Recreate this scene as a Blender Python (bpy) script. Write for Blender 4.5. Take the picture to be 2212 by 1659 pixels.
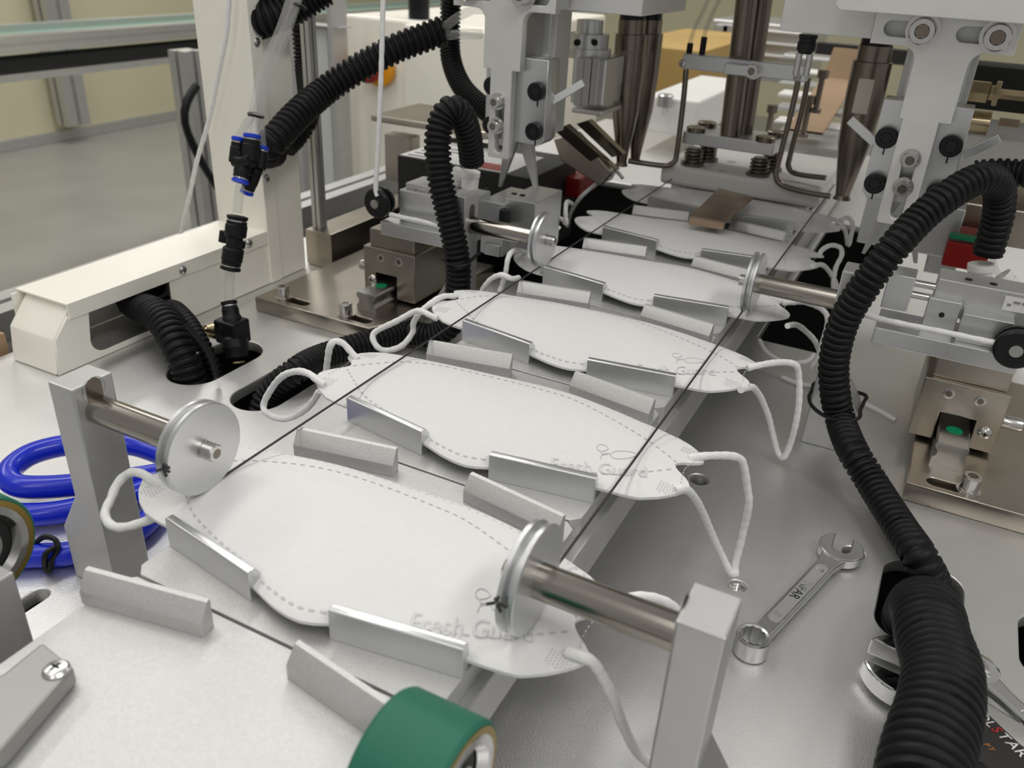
import bpy, bmesh, math, random
from mathutils import Vector as V, Matrix
random.seed(4)
for o in list(bpy.data.objects): bpy.data.objects.remove(o)
SC = bpy.context.scene; COL = SC.collection
# ------------------------------------------------------------------ camera
IW, IH, FPX = 2212.0, 1659.0, 1808.15
PITCH, ROLL, YAW = 0.48701422, 0.05442, -0.45077994
CAM = V((0.1585, 0.0, 0.282))
_fw = V((math.sin(YAW)*math.cos(PITCH), math.cos(YAW)*math.cos(PITCH), -math.sin(PITCH)))
_r0 = V((math.cos(YAW), -math.sin(YAW), 0)); _u0 = _r0.cross(_fw)
_rt = _r0*math.cos(ROLL)+_u0*math.sin(ROLL); _up = -_r0*math.sin(ROLL)+_u0*math.cos(ROLL)
cd = bpy.data.cameras.new('camera'); cam = bpy.data.objects.new('camera', cd); COL.objects.link(cam)
cam.matrix_world = Matrix(((_rt.x,_up.x,-_fw.x,CAM.x),(_rt.y,_up.y,-_fw.y,CAM.y),(_rt.z,_up.z,-_fw.z,CAM.z),(0,0,0,1)))
cd.sensor_width = 36; cd.lens = FPX/IW*36; cd.clip_start = .01; cd.clip_end = 60
cd.dof.use_dof = True; cd.dof.focus_distance = .44; cd.dof.aperture_fstop = 15
SC.camera = cam
def pt(x, y, z=None, Y=None, X=None):
    "photo pixel -> point where its ray meets a known horizontal, cross or side plane"
    d = _fw+_rt*((x-IW/2)/FPX)-_up*((y-IH/2)/FPX)
    t = (z-CAM.z)/d.z if z is not None else ((Y-CAM.y)/d.y if Y is not None else (X-CAM.x)/d.x)
    return CAM+d*t
# ------------------------------------------------------------------ light
w = bpy.data.worlds.new('world'); SC.world = w; w.use_nodes = True
w.node_tree.nodes['Background'].inputs[0].default_value = (1,.985,.955,1); w.node_tree.nodes['Background'].inputs[1].default_value = .40
def lamp(loc, sx, sy, power, col=(1,.975,.935)):
    l = bpy.data.lights.new('ceiling_or_fill_lamp','AREA'); l.shape='RECTANGLE'; l.size=sx; l.size_y=sy; l.energy=power; l.color=col
    o = bpy.data.objects.new('ceiling_or_fill_lamp', l); o.location=loc; COL.objects.link(o); return o
for lx, ly, p in ((-1.0,-.45,6),(.05,-.45,3.5),(-1.0,.85,12),(1.3,-.2,18),(.3,-1.9,9),(-2.6,.6,16),(-1.2,2.4,22),(.6,2.4,18),(-3.2,3.2,26)):  # ceiling strips, plus a fill lamp added behind the camera for front faces
    lamp((lx,ly,1.95), .32, 1.25, p)
vs = SC.view_settings; vs.view_transform='Standard'; vs.look='None'; vs.gamma=1; vs.use_curve_mapping=False; vs.exposure=-.2
# ------------------------------------------------------------------ materials
def mat(name, col, rough=.5, metal=0., bump=0., bscale=400., var=0., vscale=30., trans=0., alpha=1., coat=0., spec=.5, aniso=0., stretch=None, sss=0., ior=1.45):
    m = bpy.data.materials.new(name); m.use_nodes = True; nt = m.node_tree; b = nt.nodes['Principled BSDF']
    b.inputs['Base Color'].default_value = (*col,1); b.inputs['Roughness'].default_value = rough; b.inputs['Metallic'].default_value = metal
    b.inputs['Transmission Weight'].default_value = trans; b.inputs['Alpha'].default_value = alpha; b.inputs['Coat Weight'].default_value = coat
    b.inputs['Specular IOR Level'].default_value = spec; b.inputs['IOR'].default_value = ior
    if sss: b.inputs['Subsurface Weight'].default_value = sss; b.inputs['Subsurface Radius'].default_value = (.003,.003,.003)
    tc = nt.nodes.new('ShaderNodeTexCoord'); mp = nt.nodes.new('ShaderNodeMapping'); nt.links.new(tc.outputs['Object'], mp.inputs['Vector'])
    if stretch: mp.inputs['Scale'].default_value = stretch
    if var:
        n = nt.nodes.new('ShaderNodeTexNoise'); n.inputs['Scale'].default_value = vscale; n.inputs['Detail'].default_value = 6
        nt.links.new(mp.outputs[0], n.inputs['Vector'])
        r = nt.nodes.new('ShaderNodeValToRGB'); nt.links.new(n.outputs['Fac'], r.inputs[0])
        r.color_ramp.elements[0].position=.3; r.color_ramp.elements[1].position=.7
        r.color_ramp.elements[0].color = (*[max(0,c*(1-var)) for c in col],1); r.color_ramp.elements[1].color = (*[min(1,c*(1+var)) for c in col],1)
        nt.links.new(r.outputs[0], b.inputs['Base Color'])
    if bump:
        n = nt.nodes.new('ShaderNodeTexNoise'); n.inputs['Scale'].default_value = bscale; n.inputs['Detail'].default_value = 3
        nt.links.new(mp.outputs[0], n.inputs['Vector'])
        bp = nt.nodes.new('ShaderNodeBump'); bp.inputs['Strength'].default_value = bump; bp.inputs['Distance'].default_value = .0006
        nt.links.new(n.outputs['Fac'], bp.inputs['Height']); nt.links.new(bp.outputs[0], b.inputs['Normal'])
    return m
M = dict(
 table=mat('anodised_table', (.76,.76,.75), .40, .85, .25, 1500, .04, 9),
 bead=mat('bead_blasted_aluminium', (.60,.60,.59), .48, .65, .3, 2200, .05, 900),
 alu=mat('satin_aluminium', (.66,.665,.67), .33, .9, .06, 600, .03, 40),
 alud=mat('grey_machined_aluminium', (.54,.54,.535), .40, .65, .08, 600, .04, 40),
 tool=mat('matt_tool_plate', (.74,.74,.72), .45, .4, .12, 900, .03, 60),
 steel=mat('ground_steel', (.36,.335,.30), .19, 1, 0, 220, .03, 40, stretch=(1,30,30)),
 bolt=mat('stainless_bolt', (.62,.61,.59), .24, 1, .05, 900),
 nickel=mat('nickel_plated_steel', (.44,.40,.345), .30, 1, .12, 500, .10, 25),
 bronze=mat('tarnished_plate', (.30,.22,.16), .38, .9, .15, 200, .25, 40),
 horn=mat('titanium_horn', (.22,.19,.16), .28, 1, .1, 300, .12, 30, stretch=(1,1,.2)),
 chrome=mat('chrome', (.72,.72,.72), .09, 1, .02, 200),
 satin=mat('satin_chrome', (.58,.58,.58), .28, 1, .1, 500),
 black=mat('black_plastic', (.008,.008,.010), .42, 0, .08, 500, spec=.3),
 greyp=mat('shaded_bracket_grey', (.36,.36,.35), .42, .6, .1, 700),  # darker aluminium grey, shade on the bracket plate put into the colour
 rubber=mat('black_corrugated', (.007,.007,.008), .50, 0, .15, 350, spec=.28),
 screwb=mat('black_oxide', (.012,.012,.013), .38, .3, .1, 600),
 dark=mat('void_shade', (.01,.01,.01), .8),  # black put in for the shade inside holes, slits and recesses
 cream=mat('cream_enamel', (.94,.92,.83), .32, 0, .05, 250, .02, 12),
 mask=mat('nonwoven_fabric', (.78,.78,.775), .9, 0, .35, 1500, .012, 300, spec=.1, sss=.12),
 weld=mat('pressed_weld', (.56,.56,.555), .7, 0, 0, spec=.2),
 emboss=mat('embossed_fabric', (.69,.69,.685), .8, spec=.15),
 cord=mat('elastic_cord', (.86,.86,.85), .9, 0, .6, 900, .03, 400, spec=.1),
 wire=mat('dark_thread', (.035,.033,.035), .6, 0, .2, 900),
 blue=mat('blue_polyurethane', (.005,.022,.55), .28, 0, .06, 150, coat=.2),
 bluep=mat('blue_release_ring', (.01,.05,.62), .35),
 green=mat('green_rubber', (.012,.135,.085), .55, 0, .1, 300, .05, 60),
 greend=mat('green_dot', (.0,.22,.09), .5),
 brass=mat('brass_fitting', (.58,.47,.30), .25, 1, .05, 400),
 gold=mat('yellow_passivated', (.50,.35,.10), .3, 1),
 clear=mat('clear_tube', (.62,.62,.60), .10, 0, alpha=.24, coat=.6, spec=.8),
 white=mat('white_plastic', (.80,.795,.77), .4, 0, .05, 200),
 label=mat('white_label', (.75,.75,.74), .5),
 red=mat('red_plastic', (.30,.008,.006), .4),
 yellow=mat('yellow_plastic', (.85,.36,.01), .4),
 wall=mat('cream_wall_panel', (.62,.59,.41), .6, 0, .1, 60, .03, 3),
 floor=mat('grey_floor', (.34,.335,.315), .38, 0, .15, 40, .06, 4),
 card=mat('cardboard', (.36,.245,.15), .8, 0, .2, 120, .08, 20),
 paper=mat('tan_board', (.45,.30,.10), .6, 0, .1, 80, .1, 8),
 beltg=mat('green_belt', (.20,.33,.255), .5),
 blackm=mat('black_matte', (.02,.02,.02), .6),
 redtxt=mat('red_print', (.6,.02,.02), .5), whtxt=mat('white_print', (.85,.85,.84), .5), ortxt=mat('orange_print', (.65,.25,.05), .5),
 boxw=mat('black_vinyl', (.018,.016,.015), .35, 0, .1, 200),
 glassp=mat('frosted_panel', (.60,.62,.60), .35, 0, .02, 50),
)
# ------------------------------------------------------------------ mesh helpers
def frame(d):
    d = d.normalized(); a = V((0,0,1)) if abs(d.z)<.9 else V((1,0,0))
    u = d.cross(a).normalized(); return u, d.cross(u).normalized()
class MB:
    def __init__(s): s.v=[]; s.f=[]; s.ang=19
    def add(s, vs, fs):
        n=len(s.v); s.v += [tuple(q) for q in vs]; s.f += [tuple(i+n for i in f) for f in fs]; return s
    def box(s, a, b, m=None):
        x0,y0,z0=a; x1,y1,z1=b
        vs=[V(q) for q in ((x0,y0,z0),(x1,y0,z0),(x1,y1,z0),(x0,y1,z0),(x0,y0,z1),(x1,y0,z1),(x1,y1,z1),(x0,y1,z1))]
        if m: vs=[m@q for q in vs]
        return s.add(vs, ((0,3,2,1),(4,5,6,7),(0,1,5,4),(1,2,6,5),(2,3,7,6),(3,0,4,7)))
    def prism(s, poly, axis, a, b, m=None):
        "polygon extruded along axis; poly gives the two other coordinates in xyz order"
        n=len(poly)
        ar=sum(poly[i][0]*poly[(i+1)%n][1]-poly[(i+1)%n][0]*poly[i][1] for i in range(n))
        if (ar<0) != (axis==1): poly=poly[::-1]
        def mk(q,c):
            l=list(q); l.insert(axis,c); return V(l)
        vs=[mk(q,a) for q in poly]+[mk(q,b) for q in poly]
        if m: vs=[m@q for q in vs]
        return s.add(vs, [tuple(range(n))[::-1], tuple(range(n,2*n))]+[(i,(i+1)%n,n+(i+1)%n,n+i) for i in range(n)])
    def lathe(s, p, d, prof, n=24, caps=True):
        "prof: (distance along d, radius)"
        p=V(p); d=V(d).normalized(); u,w=frame(d); vs=[]; fs=[]
        if n>6: n=max(n,20)
        for h,r in prof:
            for k in range(n):
                a=2*math.pi*k/n; vs.append(p+d*h+(u*math.cos(a)+w*math.sin(a))*r)
        for i in range(len(prof)-1):
            for k in range(n):
                k2=(k+1)%n; fs.append((i*n+k,i*n+k2,(i+1)*n+k2,(i+1)*n+k))
        if caps: fs += [tuple(range(n))[::-1], tuple(range((len(prof)-1)*n, len(prof)*n))]
        return s.add(vs,fs)
    def cyl(s, a, b, r, n=20, r2=None):
        a=V(a); b=V(b); return s.lathe(a, b-a, [(0,r),((b-a).length, r if r2 is None else r2)], n)
    def tube(s, path, rad, n=10, caps=True):
        vs=[]; fs=[]; N=len(path); u=None; s.ang=50
        for i,q in enumerate(path):
            d=(path[min(i+1,N-1)]-path[max(i-1,0)]).normalized()
            if u is None: u,_=frame(d)
            u=(u-d*u.dot(d)).normalized(); w=d.cross(u); r=rad[i] if isinstance(rad,(list,tuple)) else rad
            for k in range(n):
                a=2*math.pi*k/n; vs.append(q+(u*math.cos(a)+w*math.sin(a))*r)
        for i in range(N-1):
            for k in range(n):
                k2=(k+1)%n; fs.append((i*n+k,i*n+k2,(i+1)*n+k2,(i+1)*n+k))
        if caps: fs += [tuple(range(n))[::-1], tuple(range((N-1)*n,N*n))]
        return s.add(vs,fs)
    def build(s, name, m, parent=None, smooth=True, bevel=0, loc=None, mat2=None):
        me=bpy.data.meshes.new(name); me.from_pydata(s.v,[],s.f)
        if bevel:
            bm=bmesh.new(); bm.from_mesh(me)
            es=[e for e in bm.edges if len(e.link_faces)==2 and e.calc_face_angle(0)>.5]
            bmesh.ops.bevel(bm, geom=es, offset=bevel, segments=2, affect='EDGES', profile=.5, clamp_overlap=True)
            bm.to_mesh(me); bm.free()
        return link(name, me, m, parent, smooth, s.ang)
def link(name, me, m, parent=None, smooth=True, ang=19):
    if smooth:
        for p in me.polygons: p.use_smooth=True
        me.set_sharp_from_angle(angle=math.radians(ang))
    me.materials.append(M[m] if isinstance(m,str) else m)
    o=bpy.data.objects.new(name, me); COL.objects.link(o)
    if parent: o.parent=parent
    return o
def thing(name, label, cat, group=None, loc=(0,0,0)):
    o=bpy.data.objects.new(name,None); COL.objects.link(o); o.empty_display_size=.01
    return tag(o,label,cat,group)
def tag(o,label,cat,group=None,kind=None):
    if label: o['label']=label
    if cat: o['category']=cat
    if group: o['group']=group
    if kind: o['kind']=kind
    return o
def spline(P, step=.002, closed=False):
    "Catmull-Rom through P resampled at a near constant step"
    P=[V(q) for q in P]; out=[]; n=len(P)
    rng=range(n) if closed else range(n-1)
    for i in rng:
        if closed: a,b,c,d=P[i-1],P[i],P[(i+1)%n],P[(i+2)%n]
        else: a,b,c,d=P[max(i-1,0)],P[i],P[i+1],P[min(i+2,n-1)]
        k=max(2,int((c-b).length/step*1.3)+1)
        for j in range(k):
            t=j/k; out.append(.5*((2*b)+(c-a)*t+(2*a-5*b+4*c-d)*t*t+(3*b-a-3*c+d)*t**3))
    if not closed: out.append(P[-1])
    res=[out[0]]; acc=0
    for i in range(1,len(out)):
        seg=(out[i]-out[i-1]).length
        while acc+seg>=step and seg>1e-9:
            f=(step-acc)/seg; q=out[i-1].lerp(out[i],f); res.append(q); out[i-1]=q; seg=(out[i]-q).length; acc=0
        acc+=seg
    return res
def hose(name, P, r, label, pitch=.0040, m='rubber', parent=None, group=None, n=18):
    st=pitch/6; path=spline(P, st); rad=[r*(.965,1,1,.965,.82,.82)[i%6] for i in range(len(path))]
    o=MB().tube(path,rad,n).build(name,m,parent)
    for p in o.data.polygons: p.use_smooth=True
    o.data.set_sharp_from_angle(angle=math.radians(38))
    if not parent: tag(o,label,'hose',group)
    return o
def plate(name, outer, holes, z0, z1, m, parent=None, bevel=.0005):
    "flat plate with real cut-outs (2D filled curve turned into a mesh)"
    cu=bpy.data.curves.new(name,'CURVE'); cu.dimensions='2D'; cu.fill_mode='BOTH'; cu.extrude=(z1-z0)/2-bevel; cu.bevel_depth=bevel; cu.bevel_resolution=1; cu.offset=-bevel
    for poly in [outer]+holes:
        sp=cu.splines.new('POLY'); sp.points.add(len(poly)-1); sp.use_cyclic_u=True
        for q,c in zip(sp.points,poly): q.co=(c[0],c[1],0,1)
    t=bpy.data.objects.new('tmp',cu); COL.objects.link(t); dg=bpy.context.evaluated_depsgraph_get()
    me=bpy.data.meshes.new_from_object(t.evaluated_get(dg)); bpy.data.objects.remove(t); bpy.data.curves.remove(cu)
    me.transform(Matrix.Translation((0,0,(z0+z1)/2))); me.materials.clear(); me.name=name
    return link(name, me, m, parent, False)
def stadium(cx,cy,w,h,n=10,r=None):
    r=min(w,h)/2 if r is None else r; out=[]
    for sx,sy,a0 in ((1,1,0),(-1,1,90),(-1,-1,180),(1,-1,270)):
        for k in range(n+1):
            a=math.radians(a0+90*k/n); out.append((cx+sx*(w/2-r)+r*math.cos(a), cy+sy*(h/2-r)+r*math.sin(a)))
    return out
def circ(cx,cy,r,n=28): return [(cx+r*math.cos(2*math.pi*k/n),cy+r*math.sin(2*math.pi*k/n)) for k in range(n)]
def rot_m(o,rx=0,ry=0,rz=0):
    return Matrix.Translation(V(o))@Matrix.Rotation(rz,4,'Z')@Matrix.Rotation(ry,4,'Y')@Matrix.Rotation(rx,4,'X')
def socket_bolt(parent, p, d, r, h, m='bolt', name='bolt', washer=True, sock=True):
    "socket head cap screw: head stands from p along d, hexagon recess in the end"
    p=V(p); d=V(d).normalized()
    b=MB(); b0=0
    if washer: b.lathe(p,d,[(0,r*1.28),(h*.12,r*1.28)],24); b0=h*.12
    b.lathe(p,d,[(b0,r*.95),(b0+h*.06,r),(b0+h*.88,r),(b0+h,r*.9),(b0+h,r*.55),(b0+h*.45,r*.5)],24)
    o=b.build(name,m,parent)
    if sock:
        u,w=frame(d); q=p+d*(b0+h*1.002); k=MB(); k.add([q+(u*math.cos(math.pi/3*i)+w*math.sin(math.pi/3*i))*r*.56 for i in range(6)],[tuple(range(6))[::-1]]); 
        k.add([q+d*.00005+(u*math.cos(math.pi/3*i)+w*math.sin(math.pi/3*i))*r*.56 for i in range(6)],[tuple(range(6))])
        k.build('hex_socket','horn' if m!='screwb' else 'dark',o)
    return o
def button_screw(parent, p, d, r, h, m='bolt', name='screw', cross=True):
    p=V(p); d=V(d).normalized()
    o=MB().lathe(p,d,[(0,r),(h*.3,r*.97),(h*.7,r*.78),(h,r*.4)],20).build(name,m,parent)
    u,w=frame(d); q=p+d*h*.95; k=MB()
    for a,b in ((u,w),(w,u)): 
        k.add([q+a*r*.4+b*r*.09,q-a*r*.4+b*r*.09,q-a*r*.4-b*r*.09,q+a*r*.4-b*r*.09]+[q+d*h*.08+a*r*.4+b*r*.09,q+d*h*.08-a*r*.4+b*r*.09,q+d*h*.08-a*r*.4-b*r*.09,q+d*h*.08+a*r*.4-b*r*.09],[(0,1,2,3),(4,5,6,7),(0,1,5,4),(1,2,6,5),(2,3,7,6),(3,0,4,7)])
    if cross: k.build('cross_recess','dark',o)
    return o
def textmesh(s, size, name='lettering'):
    cu=bpy.data.curves.new(name,'FONT'); cu.body=s; cu.size=size; cu.resolution_u=3
    t=bpy.data.objects.new('tmp',cu); COL.objects.link(t); dg=bpy.context.evaluated_depsgraph_get()
    me=bpy.data.meshes.new_from_object(t.evaluated_get(dg)); bpy.data.objects.remove(t); bpy.data.curves.remove(cu); me.materials.clear(); return me
# ================================================================== room
def struct(name, mb, m, **k):
    o=mb.build(name,m,**k); o['kind']='structure'; return o
FZ=-.85
struct('floor', MB().box((-4.5,-2.5,FZ-.1),(4.5,9,FZ)), 'floor')
struct('wall_left', MB().box((-4.45,-2.5,FZ),(-4.3,9,2.6)), 'wall')
struct('wall_back', MB().box((-4.3,7.0,FZ),(4.5,7.15,2.6)), 'wall')
struct('baseboard_left', MB().box((-4.3,-2.5,FZ),(-4.28,7,FZ+.06)), 'alud', bevel=.004)
# ================================================================== machine table with slots
HOLES=[stadium(-.273,.394,.040,.078), stadium(-.2105,.388,.037,.073), stadium(.2062,.382,.0385,.066,r=.014), stadium(.268,.379,.036,.048,r=.012),
       circ(.0786,.4313,.0058), circ(.1225,.3478,.0042), circ(.1712,.4062,.0058), stadium(-.165,.158,.009,.036), stadium(.094,.86,.064,.40,r=.006), stadium(-.182,.872,.240,.40,r=.006)]
tbl=plate('machine_table', [(-.405,-.06),(.55,-.06),(.55,1.5),(-.405,1.5)], HOLES, -.008, 0, 'table', bevel=.0008)
tag(tbl,'pale grey anodised machine table with slots and drilled holes','table')
th=MB()
for k in range(5): th.lathe((.1225,.3478,-.002-k*.0018),(0,0,-1),[(0,.0042),(.0009,.0034),(.0018,.0042)],24,caps=False)
th.build('thread','bolt',tbl)
MB().box((-.40,-.055,-.40),(.54,1.49,-.38)).build('machine_shelf','blackm',tbl)
for a,b in (((-.40,1.10,-.38),(.54,1.12,-.016)),((-.40,-.05,-.38),(-.385,1.10,-.016)),((.36,-.05,-.38),(.38,1.10,-.016))): MB().box(a,b).build('inner_shade_panel','blackm',tbl)  # unseen black panels added so slots and cut-outs stay dark inside
# ================================================================== conveyor and trays
P0, PITCH_T = .1565, .1135
cv=thing('conveyor','low conveyor rail carrying the row of aluminium mask trays','conveyor')
MB().box((-.060,-.05,.034),(.066,1.35,.056)).build('rail','alud',cv,bevel=.0006)
for y in (.06,.36,.66,.96,1.25): MB().box((-.030,y,0),(.030,y+.05,.034)).build('support','alud',cv,bevel=.0006)
def clip_bar(name, p0, p1, th, h, rear, parent):
    p0=V((*p0,0)); p1=V((*p1,0)); d=(p1-p0); L=d.length; ang=math.atan2(d.y,d.x); m=rot_m((p0.x,p0.y,.066),rz=ang)
    if rear: prof=[(0,0),(0,.0058),(.0042,h-.0003),(th,h),(th,0)]
    else: prof=[(0,0),(0,h-.0005),(.0006,h),(th-.0022,h),(th,h-.0030),(th,0)]
    return MB().prism(prof,0,0,L,m).build(name,'bead' if rear else 'alu',parent,bevel=.00025)
TRAYS=[]
ordw=['empty bead blasted aluminium tray next to the green roller and crosshead bracket']+['bead blasted aluminium tray with clips, %s tray counting from the green roller'%w_ for w_ in ('second','third','fourth','fifth','sixth','seventh')]+['bead blasted aluminium tray under the white press block']
for i in range(-1,7):
    g=P0+PITCH_T*i
    t=thing('mask_tray',ordw[i+1],'tray','mask trays on the conveyor')
    c=.004; x0,x1,y0,y1=-.0715,.0620,g+.0006,g+PITCH_T-.0006
    MB().prism([(x0+c,y0),(x1-c,y0),(x1,y0+c),(x1,y1-c),(x1-c,y1),(x0+c,y1),(x0,y1-c),(x0,y0+c)],2,.056,.066).build('base_plate','bead',t,bevel=.0003)
    if i>=0:
        clip_bar('front_clip',(-.0712,g+.0180),(-.0222,g+.0100),.0056,.0133,0,t)
        clip_bar('front_clip',(.0137,g+.0095),(.0622,g+.0170),.0056,.0133,0,t)
    if i<6:
        clip_bar('rear_clip',(-.0725,g+.0930),(-.0237,g+.1022),.0062,.0125,1,t)
        clip_bar('rear_clip',(.0125,g+.1025),(.0600,g+.0955),.0062,.0125,1,t)
    TRAYS.append(t)
# ================================================================== masks
def lerp_tab(tab,x):
    if x<=tab[0][0]: return tab[0][1]
    for (a,b),(c,d) in zip(tab,tab[1:]):
        if x<=c:
            t=(x-a)/(c-a); return b+(d-b)*t
    return tab[-1][1]
YB=[(-.106,.033),(-.1,.0262),(-.09,.0222),(-.08,.0204),(-.074,.0203),(-.068,.0205),(-.045,.0170),(-.028,.0134),(-.0222,.0118),(-.016,.0095),(-.010,.0074),(-.003,.0060),(.004,.0057),(.009,.0074),(.0137,.0106),(.020,.0130),(.04,.0172),(.056,.0198),(.0622,.0202),(.07,.0204),(.08,.0212),(.092,.0262),(.099,.032)]
YT=[(-.106,.068),(-.1,.0755),(-.09,.0800),(-.075,.0835),(-.059,.0868),(-.04,.0902),(-.02,.0922),(0,.0932),(.02,.0928),(.035,.0910),(.05,.0885),(.067,.0842),(.085,.0775),(.095,.071),(.1,.066)]
def sm_tab(tab,x): return (lerp_tab(tab,x-.004)+2*lerp_tab(tab,x)+lerp_tab(tab,x+.004))/4
XE=[(0,.0905),(.12,.0918),(.28,.0962),(.45,.0995),(.6,.101),(.75,.1005),(.87,.097),(.95,.0915),(1,.084)]
def mask_z(x,v,seed=0):
    e=abs(x+.003)/.1
    d=.0075*(1-v*v)**.8*(1-.55*e**2.2)
    wr=.0006*math.sin(x*70+seed*1.7+v*2)*math.cos(v*3+seed)
    return .0722+d+wr+.0016*max(0,e-.6)*(abs(v))*2
def mask_xy(x,v):
    b,t=sm_tab(YB,x),sm_tab(YT,x); return b+(t-b)*(v+1)/2
def mask_v(x,y):
    b,t=sm_tab(YB,x),sm_tab(YT,x); return max(-1,min(1,(y-b)/(t-b)*2-1))
def make_mask(i,label):
    g=P0+PITCH_T*i; t=thing('face_mask',label,'mask','white masks on the trays')
    nu,nv=72,30; vs=[];fs=[]
    for j in range(nv+1):
        v=-1+2*j/nv; v=math.sin(v*math.pi/2)*.35+v*.65
        ex=lerp_tab(XE,abs(v))
        for k in range(nu+1):
            s=-1+2*k/nu; x=s*ex-.003
            vs.append(V((x,g+mask_xy(x,v),mask_z(x,v,i))))
    n0=len(vs); vs+= [q-V((0,0,.0013)) for q in vs]
    W_=nu+1
    for j in range(nv):
        for k in range(nu):
            a=j*W_+k; fs.append((a,a+1,a+1+W_,a+W_)); fs.append((n0+a,n0+a+W_,n0+a+1+W_,n0+a+1))
    rim=[k for k in range(W_)]+[j*W_+nu for j in range(1,nv+1)]+[nv*W_+k for k in range(nu-1,-1,-1)]+[j*W_ for j in range(nv-1,0,-1)]
    for a,b in zip(rim,rim[1:]+rim[:1]): fs.append((a,n0+a,n0+b,b))
    mb_=MB(); mb_.ang=50; mb_.add(vs,fs).build('mask_body','mask',t)
    # welded dash seams
    sm=MB()
    def seam(pts,ln,gap,wd):
        path=spline([V((x,y,0)) for x,y in pts],.0006); L=int(ln/.0006); G=int(gap/.0006); k=0
        while k+L<len(path):
            seg=path[k:k+L+1]; vv=[];ff=[]
            for n_,q in enumerate(seg):
                d=(seg[min(n_+1,len(seg)-1)]-seg[max(n_-1,0)]).normalized(); s_=V((-d.y,d.x,0))*wd/2*(1 if 0<n_<len(seg)-1 else .5)
                for r_ in (q+s_,q-s_): vv.append(V((r_.x,r_.y+g,mask_z(r_.x,mask_v(r_.x,r_.y),i)+.00022)))
            for n_ in range(len(seg)-1): ff.append((2*n_+1,2*n_,2*n_+2,2*n_+3)[::-1])
            sm.add(vv,ff); k+=L+G
    seam([(-.092,.051),(-.0755,.0666),(-.0557,.0765),(-.0326,.0815),(-.009,.0830),(.0129,.0815),(.031,.0780),(.067,.064),(.089,.051)],.0024,.0021,.0008)
    seam([(-.092,.046),(-.072,.0310),(-.055,.0245),(-.030,.0178),(-.016,.0126),(0,.0096),(.012,.0126),(.030,.0188),(.05,.0248),(.07,.0315),(.089,.046)],.0024,.0021,.0008)
    seam([(.0945,.060),(.0925,.0485),(.0945,.036)],.0016,.0016,.0006); seam([(-.0985,.060),(-.0960,.0485),(-.0985,.036)],.0016,.0016,.0006)
    seam([(-.09,.0775),(-.06,.0845),(-.03,.0888),(0,.0908),(.03,.0890),(.06,.0835),(.085,.0750)],.0016,.0030,.0005)
    o=sm.build('seam_stitching','weld',t,smooth=False); o['kind']='stuff'
    wd=MB()
    for cx,cy in ((-.094,.068),(-.094,.0315),(.090,.066),(.090,.0315)):
        for a in range(-3,4):
            for b in range(-2,3):
                x=cx+a*.0013; y=cy+b*.0013+(a%2)*.00065; z=mask_z(x,mask_v(x,y),i)+.0002; r=.00028
                wd.add([V((x-r,y+g-r,z)),V((x+r,y+g-r,z)),V((x+r,y+g+r,z)),V((x-r,y+g+r,z))],[(0,1,2,3)])
    o=wd.build('ear_loop_weld','weld',t,smooth=False); o['kind']='stuff'
    if i<3:
        me=textmesh('Fresh Guard',.0102,'lettering'); a=math.radians(19.5)
        x0,y0=.0390,.0195
        for q in me.vertices:
            x=x0+q.co.x*.84*math.cos(a)-q.co.y*math.sin(a); y=y0+q.co.x*.84*math.sin(a)+q.co.y*math.cos(a); y2=y
            q.co=V((x,y2+g,mask_z(x,mask_v(x,y2),i)+.00055))
        link('lettering',me,'emboss',t,False)
        lg=MB()
        def leaf(cx,cy,L,Wd,ang):
            path=[]
            for k in range(25):
                th_=2*math.pi*k/24; lx=L*math.cos(th_); ly=Wd*math.sin(th_)*(1-.25*math.cos(th_))
                x=cx+lx*math.cos(ang)-ly*math.sin(ang); y=cy+lx*math.sin(ang)+ly*math.cos(ang); path.append(V((x,y+g,mask_z(x,mask_v(x,y),i)+.0002)))
            lg.tube(path,.00028,5,caps=False)
        leaf(.0545,.0440,.0026,.0024,a); leaf(.0650,.0440,.0062,.0028,a+.2)
        lg.tube([V((x,y+g,mask_z(x,mask_v(x,y),i)+.0002)) for x,y in ((.0545,.0415),(.0560,.0398),(.0592,.0418),(.0562,.0390),(.0566,.0362))],.00028,5)
        lg.build('leaf_emblem','emboss',t)
    return t
mlab=['white face mask with ear loops, %s mask counting from the green roller'%w_ for w_ in ('first','second','third','fourth','fifth')]+['white face mask half under the white press block']
MASKS=[make_mask(i,mlab[i]) for i in range(6)]
def loop(i, pts, r=.0019):
    P=[pt(x,y,z=z) for x,y,z in pts]
    path=spline(P,.0012); rad=[r*(1+.05*math.sin(k*1.3)+.03*math.sin(k*.37+i)) for k in range(len(path))]
    MB().tube(path,rad,10).build('ear_loop','cord',MASKS[i])
loop(0,[(352,1052,.0745),(329,1038,.0765),(308,1024,.077),(286,1020,.076),(266,1031,.073),(250,1052,.070),(240,1077,.067),(229,1099,.065),(227,1113,.064),(235,1130,.063),(253,1139,.063),(278,1137,.064),(311,1127,.066),(340,1116,.068),(375,1106,.070)])
loop(0,[(1225,1408,.0770),(1258,1419,.0775),(1280,1430,.0755),(1300,1460,.068),(1325,1510,.056),(1345,1565,.040),(1370,1615,.022),(1392,1640,.012),(1412,1645,.007),(1440,1600,.005),(1475,1500,.010),(1490,1420,.030),(1480,1345,.055),(1455,1312,.068),(1420,1294,.074),(1380,1289,.0765),(1340,1296,.0768)])
loop(1,[(772,775,.0755),(763,766,.0775),(753,754,.080),(740,741,.083),(724,737,.084),(713,748,.081),(708,775,.072),(705,800,.063),(701,822,.056),(712,818,.06)][:-1]+[(698,840,.052)])
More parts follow.
